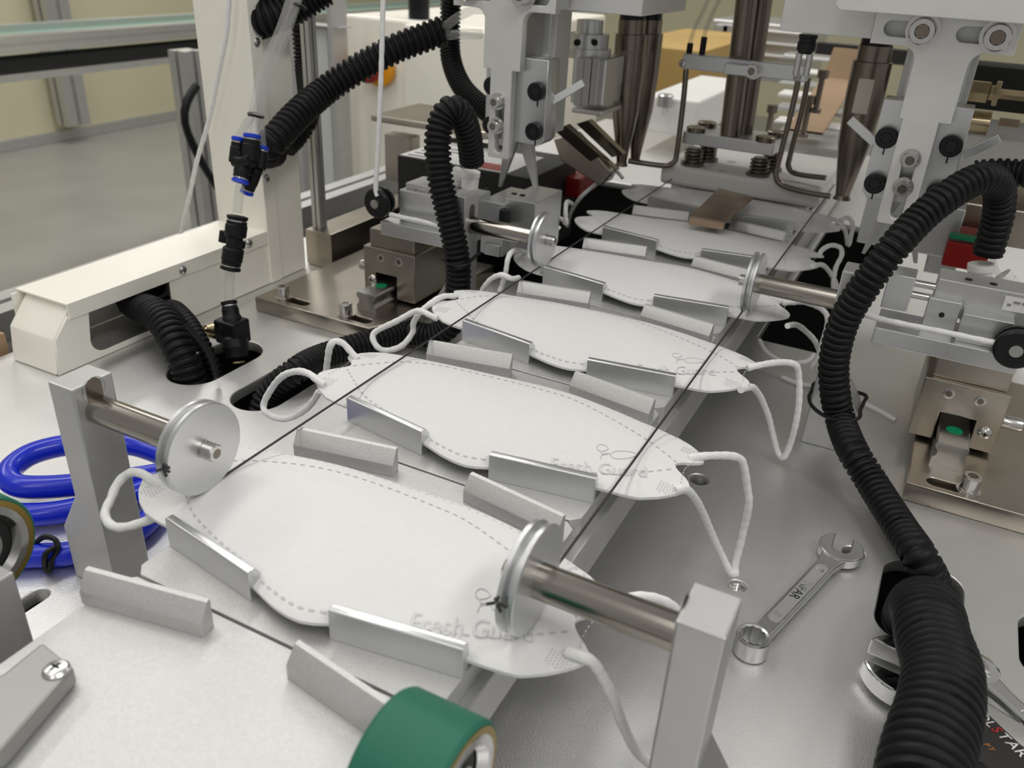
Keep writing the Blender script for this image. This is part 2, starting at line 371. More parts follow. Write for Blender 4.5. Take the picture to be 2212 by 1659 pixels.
loop(1,[(700,832,.0755),(684,820,.0770),(668,808,.0775),(645,802,.074),(618,808,.068),(598,824,.060),(580,850,.050),(570,872,.043),(572,888,.040),(590,900,.038),(615,905,.038),(640,897,.041),(665,880,.048),(682,858,.055),(690,842,.060)])
loop(1,[(1490,990,.0755),(1515,986,.0770),(1545,984,.0765),(1580,985,.074),(1600,992,.071),(1608,1010,.066),(1614,1050,.055),(1618,1085,.046),(1610,1130,.032),(1598,1180,.018),(1588,1222,.008),(1590,1240,.0055),(1578,1238,.0055),(1562,1205,.012),(1545,1170,.022),(1528,1130,.036),(1512,1095,.052),(1495,1068,.066),(1478,1056,.0745),(1458,1060,.0755)])
loop(2,[(945,688,.0760),(929,681,.0768),(915,674,.0765),(896,673,.074),(856,694,.066),(815,714,.057),(805,728,.053),(815,749,.048),(835,757,.046),(868,747,.050),(891,719,.057),(893,699,.063),(905,678,.070),(927,658,.076),(955,641,.0785),(985,640,.0770)])
loop(2,[(1615,795,.0765),(1640,789,.0775),(1670,784,.076),(1700,783,.073),(1720,790,.070),(1726,815,.062),(1726,870,.046),(1718,920,.030),(1705,965,.014),(1692,988,.006),(1680,975,.008),(1670,940,.018),(1660,900,.032),(1645,862,.048),(1632,842,.060),(1622,836,.070),(1600,842,.0755)])
loop(3,[(1135,545,.0765),(1118,541,.083),(1105,545,.086),(1097,560,.083),(1092,590,.073),(1085,615,.063),(1078,632,.057)])
loop(3,[(1120,600,.0755),(1105,602,.078),(1085,594,.080),(1065,600,.076),(1050,615,.069),(1040,632,.061),(1036,650,.055)])
loop(3,[(1690,655,.0765),(1715,653,.0775),(1740,653,.0775),(1775,668,.073),(1788,690,.067),(1780,730,.053),(1765,775,.038),(1752,795,.030),(1768,802,.026),(1775,780,.033),(1762,740,.048),(1740,715,.060),(1720,702,.070),(1700,704,.0755)])
loop(4,[(1235,440,.0770),(1225,436,.083),(1222,450,.084),(1222,470,.077),(1224,485,.071),(1214,474,.075),(1200,470,.079),(1198,482,.076),(1210,496,.071)])
loop(4,[(1770,553,.0770),(1776,540,.079),(1795,530,.081),(1815,535,.079),(1818,552,.073),(1805,580,.063),(1800,620,.050),(1812,640,.042),(1805,610,.052),(1790,585,.062),(1775,572,.071),(1755,575,.0755)])
loop(5,[(1345,385,.0770),(1330,370,.082),(1318,385,.080),(1300,390,.077),(1270,412,.068),(1250,432,.058),(1232,462,.040),(1225,490,.022)])
loop(5,[(1815,475,.0770),(1832,470,.079),(1842,485,.074),(1838,510,.065),(1832,530,.058),(1826,500,.068),(1815,488,.0745)])
# ================================================================== pulley stands and threads
CX=-.0015
def pulley_stand(sx, yc, label, top=.1105, flare=True):
    t=thing('pulley_stand',label,'pulley stand','pulley stands beside the trays')
    xi=CX+sx*.1315 if sx<0 else .1245; xo=xi+sx*.0150
    pr=[(xi,0),(xi,top),(xo,top),(xo,.052),(xo+sx*.014,.030),(xo+sx*.014,0)]
    MB().prism(pr,1,yc-.010,yc+.010).build('post','alud',t,bevel=.0009)
    # slot seen in the post
    zc=.097; xf=-.0735 if sx<0 else .0723
    MB().cyl((xi,yc,zc),(xf+sx*.004,yc,zc),.0062,28).build('shaft','steel',t)
    g=MB().lathe((xf+sx*.0045,yc,zc),(-sx,0,0),[(0,.0188),(.0003,.0193),(.0018,.0193),(.0027,.0168),(.0036,.0168),(.0045,.0193),(.0060,.0193),(.0063,.0188)],56); g.build('grooved_pulley','alu',t)
    socket_bolt(t,(xf-sx*.0012,yc,zc),(-sx,0,0),.0037,.0060)
    s=MB(); 
    for a in (0,): s.prism(stadium(yc,zc+.004,.0075,.022),0,xi-sx*.00015-.0001,xi-sx*.00015+.0001)
    s.build('adjusting_slot','horn',t)
    if top<.115: MB().lathe((xi-sx*.0001,yc,zc+.0095),(-sx,0,0),[(0,.0058),(.00012,.0058),(.00012,.0054),(0,.0054)],32,caps=False).build('washer_mark','bolt',t)
    return t
pulley_stand(-1,.199,'pulley stand with grooved disc beside the coiled blue tube')
pulley_stand(1,.197,'pulley stand with grooved disc beside the small lettered wrench')
pulley_stand(-1,.520,'pulley stand with the looping black hose strapped to its post',top=.119)
pulley_stand(1,.520,'pulley stand with the long arching hose strapped down its post',top=.119)
def wire(sx, name_label):
    x=-.0722 if sx<0 else .0715; zc=.097; r=.0174; P=[]
    def arc(yc,a0,a1,n=14):
        for k in range(n+1):
            a=math.radians(a0+(a1-a0)*k/n); P.append(V((x,yc+r*math.sin(a),zc-r*math.cos(a))))
    arc(.198 if sx>0 else .199,-100,2); arc(.520,-2,4)
    P.append(V((x,.9,.080)))
    o=MB().tube(P,.00055,6).build('thread',"wire"); tag(o,name_label,'thread')
    k=MB(); c=V((x-.0005*sx,.1795,.0992)); 
    for d in (V((.004,-.002,.001)),V((-.003,-.002,-.001)),V((.0005,-.001,.003)),V((.002,-.002,-.002))): k.tube([c-d*.4,c+d*.3+V((0,-.001,.0004)),c+d],.0006,6)
    k.build('knot','wire',o)
    return o
wire(-1,'taut dark thread over the mask ends on the cream frame side'); wire(1,'taut dark thread over the mask ends on the wrench side')
# ================================================================== helpers for machine blocks
def fbox(mb, Y0, dep, a, b):
    "box whose near face lies on the plane Y0 between two seen corners"
    p=pt(*a,Y=Y0); q=pt(*b,Y=Y0)
    return mb.box((min(p.x,q.x),Y0,min(p.z,q.z)),(max(p.x,q.x),Y0+dep,max(p.z,q.z)))
def vplate(name, outer, holes, y0, y1, m, parent, bevel=.0004):
    "plate() stood upright: outlines given in x,z"
    o=plate(name,outer,holes,0,y1-y0,m,parent,bevel)
    o.data.transform(Matrix(((1,0,0,0),(0,0,-1,y1),(0,1,0,0),(0,0,0,1)))); return o
def cord(name,P,r,label,step=.002,m='cord',cat='cord',group=None):
    path=spline(P,step); o=MB().tube(path,[r*(1+.06*math.sin(k*1.1)) for k in range(len(path))],8).build(name,m); return tag(o,label,cat,group)
# ================================================================== linear slides on plated base plates
def slide(sx):
    L=sx<0
    t=thing('linear_slide','nickel plated linear slide beside the '+('white sheet metal frame' if L else 'long black hose and small wrench'),'linear slide','linear slides on the table')
    X0,X1=(-.313,-.199) if L else (.1895,.33); Y0=.480 if L else .4738; tz=.0125
    if L: hs=[stadium(-.283,.4915,.032,.009),stadium(-.2195,.4905,.030,.009)]
    else: hs=[stadium(.2130,.4835,.026,.009),stadium(.285,.4835,.026,.009)]
    outer=[(X0,Y0),(X1,Y0),(X1+(.012 if L else 0),Y0+.03),(X1+(.012 if L else 0),.66),(X0,.66)]
    plate('base_plate',outer,hs,0,tz,'nickel',t,bevel=.0008)
    for bx in ((-.2924,-.2288) if L else (.2220,.294)):
        socket_bolt(t,(bx,.4908 if L else .4832,tz),(0,0,1),.0052,.0095)
    rx=-.2208 if L else .2094; ry=.507 if L else .5055; h=.0145; w=.0092
    pr=[(rx-w,0),(rx+w,0),(rx+w,h*.25),(rx+w-.0022,h*.42),(rx+w-.0022,h*.6),(rx+w,h*.8),(rx+w,h-.001),(rx+w-.001,h),(rx-w+.001,h),(rx-w,h-.001),(rx-w,h*.8),(rx-w+.0022,h*.6),(rx-w+.0022,h*.42),(rx-w,h*.25)]
    r=MB().prism([(x,tz+z) for x,z in pr],1,ry,.65).build('guide_rail','satin',t)
    MB().lathe((rx,ry+.021,tz+h),(0,0,1),[(0,.0048),(.0004,.0048)],24).build('green_plug','greend',r)
    bx0,bx1=(-.2425,-.1925) if L else (.1850,.2335); by=.535 if L else .532; zt=.0556; zo=.0345
    blk=MB().prism([(bx0,.0150),(rx-w-.0012,.0150),(rx-w-.0012,zo),(rx+w+.0012,zo),(rx+w+.0012,.0150),(bx1,.0150),(bx1,zt),(bx0,zt)],1,by,.600).build('carriage_block','nickel',t,bevel=.0007)
    for k in (-1,1): socket_bolt(blk,(rx+k*.0088+(.004 if L else 0),by+.0006,.0478),(0,-1,0),.0034,.0008,washer=False,name='screw')
    button_screw(blk,((rx+w+.0075) if not L else rx-w-.004,by,.028),(0,-1,0),.0042,.003)
    socket_bolt(blk,((bx1 if not L else bx0),by+.012,.033),(1 if not L else -1,0,0),.0042,.012,washer=False)
    MB().box((bx0+.004,by+.004,zt),(bx1-.003,.600,.0700)).build('spacer','nickel',t,bevel=.0006)
    px0,px1=(-.2215,-.150) if L else (.1495,.2305)
    MB().box((px0,.530,.0700),(px1,.566,.0812)).build('top_plate','alu',t,bevel=.0007)
    # body of the small cylinder on the plate
    if L:
        b=MB().box((-.2100,.540,.0812),(-.1500,.580,.1060)).build('cylinder_body','alu',t,bevel=.0008)
        MB().box((-.2080,.546,.106),(-.165,.572,.1105)).build('cylinder_cap','alud',b,bevel=.0008)
        for x in (-.200,-.188,-.176): MB().cyl((x,.545,.106),(x,.545,.1068),.0022,14).build('screw','bolt',b)
    else:
        b=MB().box((.1765,.548,.0905),(.33,.571,.1135)).build('cylinder_body','alud',t,bevel=.0008)
        for x in (.193,.2065): MB().lathe((x,.556,.1136),(0,0,1),[(0,.0022),(.0003,.0022)],14).build('hole','dark',b)
        MB().box((.214,.5474,.1020),(.33,.5482,.1105)).build('cylinder_label','label',b)
        for xa,xb,za in ((.219,.2225,.1070),(.2235,.2275,.1070),(.2160,.2180,.1050),(.229,.240,.1040)): MB().box((xa,.5471,za),(xb,.5475,za+.0014)).build('print_mark','greyp',b)
        c=MB().box((.1745,.541,.0812),(.1930,.548,.1030)).build('bearing_block','alu',t,bevel=.0006)
        MB().lathe((.1838,.5408,.0935),(0,-1,0),[(0,.0016),(.0003,.0016)],14).build('hole','dark',c)
        MB().box((.1945,.536,.0812),(.2220,.548,.0990)).build('end_block','alu',t,bevel=.0006)
        for z in (.099,.1065): MB().cyl((.1640,.552,z),(.1780,.552,z),.0022,14).build('guide_rod','bolt',t)
        MB().box((.1490,.541,.0905),(.1645,.560,.1130)).build('rod_end_block','alu',t,bevel=.0006)
    wx=-.2235 if L else .2255; wz=.0950 if L else .0880; wy=.533 if L else .528
    wl=MB().lathe((wx,wy+.006,wz),(0,-1,0),[(0,.0105),(.002,.0118),(.0045,.0118),(.0050,.0085),(.0075,.0085),(.0080,.0118),(.0105,.0118),(.012,.0105)],32).build('cord_wheel','screwb',t)
    MB().lathe((wx,wy-.006,wz),(0,-1,0),[(0,.0038),(.0015,.0036)],18).build('axle','bolt',wl)
    # upright clamp by the pulley post
    return t
slide(-1); slide(1)
cord('cotton_cord',[pt(843,463,Y=.530),pt(870,470,Y=.529),pt(910,478,Y=.528),pt(945,489,Y=.528),pt(985,500,Y=.534)],.0019,'white cotton cord from the black wheel near the cream column across its plate')
cord('cotton_cord',[pt(1850,672,Y=.532),pt(1885,685,Y=.528),pt(1960,702,Y=.527),pt(2060,722,Y=.526),pt(2130,737,Y=.526),pt(2165,742,Y=.5258)],.0019,'white cotton cord from the black wheel near the arching hose to the post')
# clamps standing behind the left pulley stand
c=thing('gripper_block','pair of machined aluminium gripper blocks behind the post with the looping hose','gripper')
b=MB(); fbox(b,.570,.05,(1040,432),(1085,555)); b.build('block','alu',c,bevel=.0007)
b=MB(); fbox(b,.575,.05,(1092,428),(1150,560)); b.build('block','alu',c,bevel=.0007)
for x,y in ((1050,427),(1110,426),(1128,432)): 
    q=pt(x,y,Y=.59); MB().lathe((q.x,q.y,b.v[4][2]+.0001),(0,0,1),[(0,.0024),(.0004,.0024)],14).build('hole','dark',c)
q=pt(1085,470,Y=.562); socket_bolt(c,(q.x,.566,q.z-.008),(0,0,1),.0045,.012,m='screwb')
b=MB(); fbox(b,.566,.02,(1045,525),(1078,556)); b.build('foot','alu',c,bevel=.0006)
# ================================================================== T shaped tool plates
def tplate(sx):
    L=sx<0
    t=thing('welding_tool','T shaped aluminium tool head with bolts, '+('near the cream cabinet' if L else 'beside the arching black hose'),'tool head','tool heads above the slides')
    if L: a0,a1,s0,s1,l0,l1=-.1965,-.1115,-.1690,-.1375,-.1627,-.1442
    else: a0,a1,s0,s1,l0,l1=.1023,.1820,.1296,.1598,.1318,.1530
    zb=.2365; R=.008; out=[(a0,.31),(a0,zb),]
    for k in range(7):
        a=math.radians(90-15*k); out.append((s0-R+R*math.cos(a), zb-R+R*math.sin(a)))
    out+=[(s0,.1948),(l0,.1948),(l0,.1295),(l0+.001,.1282),(l1-.001,.1282),(l1,.1295),(l1,.1948),(s1,.1948)]
    for k in range(7):
        a=math.radians(180-15*k); out.append((s1+R+R*math.cos(a), zb-R+R*math.sin(a)))
    out+=[(a1,zb),(a1,.31)]
    lc=(l0+l1)/2; tops=[(-.1830,-.176),(-.1370,-.130)] if L else [(.1305,.1215),(.1708,.162)]
    holes=[stadium(lc,.1545,.0075,.044)]+[stadium(sc,.2458,.026,.0088) for _,sc in tops]
    vplate('tool_plate',out,holes,.5960,.6045,'tool',t,.0005)
    for bx,_ in tops: socket_bolt(t,(bx,.5960,.2460 if not L else .2478),(0,-1,0),.0076,.0080)
    for z in (.1716,.1535): socket_bolt(t,(lc if not L else lc-.002,.5960,z),(0,-1,0),.0050,.0065)
    bc=-.1447 if L else .1441
    MB().box((a0+.001,.6046,.2385),(a1-.001,.622,.312)).build('backing_block','alud',t,bevel=.0005)
    jaw=[(bc-.0262,.2040),(bc-.0262,.1450),(bc-.0225,.1412),(bc+.0225,.1412),(bc+.0262,.1450),(bc+.0262,.2040)]
    k=vplate('clamp_block',jaw,[],.6050,.6270,'alu',t,.0004)
    for xx in (-.0190,.0190):
        for z in (.1815,.1520):
            socket_bolt(t,(bc+xx,.6050,z),(0,-1,0),.0068,.0060,m='screwb',washer=False,name='black_bolt',sock=True)
            MB().box((bc+xx-.0004,.6046,z-.0115),(bc+xx+.0005,.6051,z-.006)).build('slit','dark',t)
    # slide body behind
    MB().box((bc-.021,.6270,.145),(bc+.021,.655,.245)).build('slide_body','alud',t,bevel=.0008)
    for xx in (-.014,.014): MB().box((bc+xx-.003,.6250,.204),(bc+xx+.003,.6272,.245)).build('slide_groove','alu',t,bevel=.0003)
    # fingers
    for xs in (-1,1):
        f=MB(); x0=bc+xs*.006; x1=bc+xs*(.020 if xs>0 else .014)-.002
        f.add([V((x0-.0055,.612,.1412)),V((x0+.0055,.612,.1412)),V((x0+.0055,.620,.1412)),V((x0-.0055,.620,.1412)),V((x1-.0012,.615,.100)),V((x1+.0012,.615,.100)),V((x1+.0012,.618,.100)),V((x1-.0012,.618,.100))],((0,1,2,3),(7,6,5,4),(0,4,5,1),(1,5,6,2),(2,6,7,3),(3,7,4,0)))
        f.build('finger','alud',t,bevel=.0003)
    return t
tplate(-1); tplate(1)
def bar(p,q,w,h,name,m,parent=None):
    p=V(p); q=V(q); d=(q-p).normalized(); u=d.cross(V((0,1,0))).normalized(); v=V((0,1,0)); mb=MB()
    vs=[p+u*w*a+v*h*b for a,b in ((-.5,-.5),(.5,-.5),(.5,.5),(-.5,.5))]+[q+u*w*a+v*h*b for a,b in ((-.5,-.5),(.5,-.5),(.5,.5),(-.5,.5))]
    return mb.add(vs,((0,3,2,1),(4,5,6,7),(0,1,5,4),(1,2,6,5),(2,3,7,6),(3,0,4,7))).build(name,m,parent,bevel=.0004)
TH=[o for o in COL.objects if o.name.startswith('welding_tool')]
bar(pt(1890,308,Y=.606),pt(1836,258,Y=.606),.0055,.004,'side_blade','alu',TH[1])
bar(pt(2080,335,Y=.606),pt(2160,298,Y=.606),.0055,.004,'side_blade','alu',TH[1])
bar(pt(1188,222,Y=.62),pt(1262,178,Y=.63),.0055,.004,'side_blade','alu',TH[0])
# cross beam holding the right tool head
cb=thing('cross_beam','wide pale aluminium cross beam with chamfered end above the tool head by the arching hose','beam')
b=MB(); q=pt(1805,6,Y=.572); b.prism([(q.x,.2575),(q.x+.003,.2548),(.36,.2548),(.36,.30),(q.x,.30)],1,.572,.594); b.build('front_bar','tool',cb,bevel=.0005)
b=MB(); fbox(b,.618,.03,(1702,-40),(1882,84)); b.build('rear_bar','tool',cb,bevel=.0008)
MB().box((-.33,.575,.335),(.40,1.02,.355)).build('gantry_shade_plate','alud',cb,bevel=.001)  # unseen plate added overhead to shade the far trays and masks
q=pt(1747,75,Y=.632); b=MB().lathe((q.x,q.y,q.z),(0,0,-1),[(0,.0062),(.002,.0062),(.0024,.0057),(.0044,.0057),(.0048,.0062),(.0095,.0062),(.012,.0040)],20); b.build('knurled_stop','screwb',cb)
for dx in (-.0035,.0035): MB().cyl((q.x+dx,q.y,q.z-.012),(q.x+dx,q.y,q.z-.026),.0022,12).build('stud','satin',cb)
cb=thing('cross_beam','pale aluminium cross beam end above the tool head by the cream cabinet','beam')
b=MB(); fbox(b,.625,.05,(1195,-40),(1385,36)); b.build('front_bar','tool',cb,bevel=.0008)
b=MB(); fbox(b,.690,.06,(1385,-40),(1432,30)); b.build('rear_bar','tool',cb,bevel=.0008)
# ================================================================== tapered ultrasonic horns
def horn(top,tip,Y,rt,rb,label,m='horn'):
    t=thing('ultrasonic_horn',label,'horn','tapered horns around the press'); a=pt(*top,Y=Y); z=pt(*tip,Y=Y).z; xb=pt(*tip,Y=Y).x
    d=V((xb,Y,z))-V((a.x,Y,a.z)); L=d.length
    MB().lathe(a,d,[(0,rt*.86),(.012,rt*.86),(.0125,rt),(L*.33,rt),(L*.62,rt*.86),(L*.9,rb*1.25),(L*.97,rb),(L,rb*1.3)],28).build('horn_body',m,t)
    MB().lathe(a,d,[(-.06,rt*.8),(.006,rt*.8)],24).build('threaded_collar','screwb',t)
    q=a+d*.30; MB().box((q.x-rt*.4,Y-rt-.0004,q.z-.014),(q.x+rt*.4,Y-rt+.002,q.z+.014)).build('wrench_flat','nickel',t,bevel=.0003)
    return t
horn((1366,42),(1342,358),.80,.0150,.0050,'brown tapered horn before the tan carton, its tip by the short bent rod')
horn((1404,42),(1371,350),.85,.0145,.0050,'brown tapered horn standing behind its twin before the tan carton')
horn((1893,98),(1818,430),.80,.0158,.0060,'brown tapered horn beside the tool head with the arching hose')
# ================================================================== centre press
pr=thing('spring_press','small aluminium press frame with two dark columns and spring feet','press')
Yp=.82
b=MB(); fbox(b,Yp,.055,(1476,283),(1668,338)); b.build('press_plate','alu',pr,bevel=.0008)
pz=max(v[2] for v in b.v)
for (x,y),dy in (((1605,0),.012),((1640,0),.034)):
    a=pt(x,y,Y=Yp+dy); c=pt(1578 if dy<.02 else 1606,285 if dy<.02 else 275,Y=Yp+dy); MB().cyl((c.x,Yp+dy,pz),(a.x,Yp+dy,.32),.0098,24).build('column','horn',pr)
b=MB(); fbox(b,Yp-.016,.014,(1476,116),(1740,178)); b.build('cross_bar','alu',pr,bevel=.0008)
b=MB(); fbox(b,Yp-.026,.012,(1566,136),(1616,166)); b.build('clamp','alu',pr,bevel=.0008)
q=pt(1628,152,Y=Yp-.016); socket_bolt(pr,q,(0,-1,0),.0060,.009)
for x,y in ((1474,137),(1722,167)): button_screw(pr,pt(x,y,Y=Yp-.016),(0,-1,0),.0035,.0015,m='satin')
def bent(P,name='bent_rod'):
    MB().tube(spline(P,.003),.0026,10).build(name,'horn',pr)
bent([pt(1482,150,Y=.812),pt(1476,220,Y=.812),pt(1462,330,Y=.812),pt(1456,350,Y=.810),pt(1440,358,Y=.808),pt(1400,354,Y=.803),pt(1355,347,Y=.80)])
bent([pt(1724,176,Y=.812),pt(1710,240,Y=.812),pt(1682,350,Y=.812),pt(1676,380,Y=.811),pt(1690,400,Y=.81),pt(1740,415,Y=.806),pt(1800,425,Y=.803)])
bent([pt(1746,168,Y=.835),pt(1732,240,Y=.835),pt(1706,340,Y=.835),pt(1704,362,Y=.835),pt(1722,376,Y=.832),pt(1790,385,Y=.826)])
for x,y in ((1488,118),(1518,105)):
    q=pt(x,y,Y=.818); MB().lathe(q,(0,0,1),[(-.006,.0028),(.010,.0028)],12).build('tube_fitting','screwb',pr)
    MB().tube(spline([q,pt(x+8,y-45,Y=.83),pt(x+38,y-110,Y=.85),pt(x+50,-30,Y=.86)],.004),.0020,8).build('air_tube','clear',pr)
for x,y,dy in ((1505,272,.006),(1530,252,.040),(1654,300,.006),(1680,280,.040)):
    q=pt(x,y,Y=Yp+dy); MB().lathe((q.x,Yp+dy,pz),(0,0,1),[(0,.0092),(.0042,.0092),(.0046,.0084)],24).build('guide_collar','horn',pr)
for x,dy in ((1497,.010),(1527,.040),(1644,.010),(1668,.040)):
    q=pt(x,340,Y=Yp+dy); zt=pz-.016; zb=.094; sp=MB(); sp.cyl((q.x,Yp+dy,zb),(q.x,Yp+dy,zt),.0065,18); sp.lathe((q.x,Yp+dy,zb),(0,0,1),[(0,.0115),(.0022,.0115)],22)
    H=[V((q.x+.0085*math.cos(a),Yp+dy+.0085*math.sin(a),zb+.002+(zt-zb-.003)*k/48)) for k in range(49) for a in (k*math.pi*2/12,)]
    sp.tube(H,.0011,6); sp.build('spring_foot','horn',pr)
wb=MB(); wb.box((-.085,.815,.074),(.070,.965,.0935)); o=wb.build('press_block','white',None,bevel=.004); tag(o,'white plastic press block under the spring feet','block')
for x,y in ((1580,349),(1560,368)):
    q=pt(x,y,z=.0937); MB().lathe(q,(0,0,1),[(0,.0045),(.0002,.0045)],20).build('recess','glassp',o)
# tarnished tongue lying over the trays
P=[pt(1552,408,z=.090),pt(1628,428,z=.090),pt(1566,480,z=.0905),pt(1490,468,z=.0905)]
tg=MB().prism([(q.x,q.y) for q in P],2,.0885,.0910); dn=P[2]-V((0,.0022,.006)); dm=P[3]-V((0,.0022,.006))
o=tg.build('bent_strip','bronze',None,bevel=.0006); tag(o,'brown tarnished metal strip lying across the trays before the press','metal strip')
MB().add([P[3]-V((0,0,.0005)),P[2]-V((0,0,.0005)),dn,dm,P[3]+V((0,.002,-.002)),P[2]+V((0,.002,-.002)),dn+V((0,.002,0)),dm+V((0,.002,0))],((0,3,2,1),(4,5,6,7),(0,1,5,4),(1,2,6,5),(2,3,7,6),(3,0,4,7))).build('bent_lip','bronze',o,bevel=.0003)
# ================================================================== white sheet metal frame
wf=thing('sheet_metal_frame','cream enamelled sheet metal column with an open sided base channel','frame')
X0,X1=-.396,-.345
# base channel: side panel with cut-out, back panel, nose, cover
def yzplate(name,outer,holes,x0,x1,m,parent,bevel=.0004):
    o=plate(name,outer,holes,0,x1-x0,m,parent,bevel); o.data.transform(Matrix(((0,0,1,x0),(1,0,0,0),(0,1,0,0),(0,0,0,1)))); return o
cut=[(.352,.0365)]+[(.360+.011*math.cos(math.radians(180+18*k)),.0155+.011*math.sin(math.radians(180+18*k))) for k in range(6)]+[(.405,.0045)]+[(.413+.011*math.cos(math.radians(270+18*k)),.0155+.011*math.sin(math.radians(270+18*k))) for k in range(6)]+[(.424,.0365)]
yzplate('side_panel',[(.3200,.0004),(.5335,.0004),(.5335,.0390),(.3352,.0390),(.3232,.0258)],[cut],X1-.0016,X1,'cream',wf)
MB().box((X0,.331,.0004),(X0+.0016,.5335,.046)).build('back_panel','cream',wf)
MB().prism([(.3190,.0004),(.3225,.0260),(.3405,.0462),(.3460,.0462),(.3460,.0004)],0,X0+.004,X1-.0018).build('nose','cream',wf,bevel=.0012)
cv=MB(); cv.prism([(X0-.001,.0360),(X0-.001,.0485),(X1+.0012,.0485),(X1+.0012,.0370),(X1+.0001,.0370),(X1+.0001,.0470),(X0,.0470),(X0,.0360)],1,.336,.5335); cv.build('cover','cream',wf,bevel=.0003)
# column
co=MB(); co.prism([(X0-.004,.5335),(X1+.0016,.5335),(X1+.0016,.548),(X1,.548),(X1,.582),(X0-.004,.582)],2,.0004,.42); co.build('column','cream',wf,bevel=.0012)
MB().prism([(.5445,.2135),(.556,.2150),(.564,.2235),(.572,.243),(.572,.32),(.5445,.32)],0,X1+.0001,X1+.0008).build('opening_shade','dark',wf)  # flat dark patch painted for the shaded opening, column left whole
for y,z in ((.4373,.0424),(.5105,.0440),(.5380,.0937),(.5410,.2010)):
    button_screw(wf,(X1+.0014,y,z),(1,0,0),.0036,.0022,m='satin')
# ================================================================== extruded frame members and background
def extrusion(name,a,b,w,h,label,cat='profile',group=None,m='alu',axis=1):
    "slotted aluminium profile between two corners along one axis"
    t=MB(); g=.18
    def sec(u0,u1,v0,v1):
        du,dv=u1-u0,v1-v0; return [(u0,v0),(u0+du*(.5-g/2),v0),(u0+du*(.5-g/2),v0+dv*.2),(u0+du*(.5+g/2),v0+dv*.2),(u0+du*(.5+g/2),v0),(u1,v0),(u1,v0+dv*(.5-g/2)),(u1-du*.2,v0+dv*(.5-g/2)),(u1-du*.2,v0+dv*(.5+g/2)),(u1,v0+dv*(.5+g/2)),(u1,v1),(u0+du*(.5+g/2),v1),(u0+du*(.5+g/2),v1-dv*.2),(u0+du*(.5-g/2),v1-dv*.2),(u0+du*(.5-g/2),v1),(u0,v1)]
    oth=[i for i in range(3) if i!=axis]
    t.prism(sec(a[oth[0]],a[oth[0]]+w,a[oth[1]],a[oth[1]]+h),axis,a[axis],b[axis])
    o=t.build(name,m,None); return tag(o,label,cat,group)
extrusion('profile_rail',(-.575,.0,-.085),(-.575,1.5,0),.045,.06,'long slotted aluminium rail beyond the cream frame, along the table edge',m='alud')
# conveyor with green belt by the far wall
bc=thing('belt_conveyor','distant conveyor with green belt between pale aluminium side rails','conveyor')
MB().box((-2.10,-.5,-.01),(-1.97,5.5,.006)).build('belt','beltg',bc)
e=extrusion('side_rail',(-1.97,-.5,-.024),(0,5.5,0),.04,.040,None,None,m='alu'); e.parent=bc
e=extrusion('side_rail',(-2.14,-.5,-.024),(0,5.5,0),.04,.045,None,None,m='alu'); e.parent=bc
MB().box((-2.02,-.5,-.074),(-1.95,5.5,-.040)).build('return_roller_tray','blackm',bc); MB().box((-2.02,-.5,-.092),(-1.95,5.5,-.074)).build('tray_edge','alud',bc)
for y in (2.02,3.6): 
    e=extrusion('leg',(-1.99,y,FZ),(0,0,-.092),.045,.045,None,None,m='alu',axis=2); e.parent=bc
def pbox(name,Y0,dep,a,b,m,label=None,cat=None,parent=None,bevel=.002,group=None):
    q=MB(); fbox(q,Y0,dep,a,b); o=q.build(name,m,parent,bevel=bevel)
    if label: tag(o,label,cat,group)
    return o
# wall posts
q=pt(160,290,X=-4.2)
extrusion('wall_post',(-4.26,q.y-.05,FZ+.10),(0,0,2.4),.1,.14,'tall slotted aluminium post standing against the cream wall',axis=2,m='alud',cat='post')
# profile leg near the cream column, with a black cable
q=pt(410,230,X=-1.25)
extrusion('aluminium_post',(-1.27,q.y-.02,FZ),(0,0,pt(395,108,X=-1.25).z),.045,.05,'upright aluminium leg with black cable beside the cream column',axis=2,m='alu',cat='post')
P=[pt(*p,X=-1.15) for p in ((425,185),(405,215),(398,250),(405,285),(425,330),(450,375),(480,420))]
cord('black_cable',P,.008,'black cable looping beside the upright aluminium leg',.02,'black','cable')
# cream cabinet
cbn=thing('cream_cabinet','tall cream electrical cabinet with red emergency stop on yellow plate','cabinet')
b=MB(); fbox(b,1.55,.6,(742,30),(1042,700)); b.build('body','cream',cbn,bevel=.006); ztop=max(v[2] for v in b.v)
b=MB(); fbox(b,1.535,.015,(872,52),(1035,690)); b.build('door','cream',cbn,bevel=.004)
q=pt(825,150,Y=1.545); es=MB().lathe((q.x,1.545,q.z),(0,-1,0),[(0,.034),(.012,.034),(.014,.030)],24).build('yellow_base','yellow',cbn); MB().lathe((q.x-.012,1.53,q.z-.002),(0,-1,0),[(0,.018),(.012,.024),(.022,.024),(.03,.018)],20).build('stop_button','red',es)
b=MB().lathe((pt(905,8,Y=1.6).x,1.6,ztop),(0,0,1),[(0,.022),(.05,.022),(.055,.018)],20).build('cable_gland','black',cbn)
gp=thing('glazed_screen','grey framed screen of frosted panels between the column and cabinet','screen')
b=MB(); fbox(b,1.45,.02,(640,55),(735,640)); b.build('panel','glassp',gp)
for x0,x1 in ((712,736),(628,645)):
    b=MB(); fbox(b,1.43,.05,(x0,-40),(x1,640)); b.build('upright','alud',gp,bevel=.002)
for y0,y1 in ((48,62),(425,442)):
    b=MB(); fbox(b,1.435,.04,(630,y0),(735,y1)); b.build('rail','alud',gp,bevel=.002)
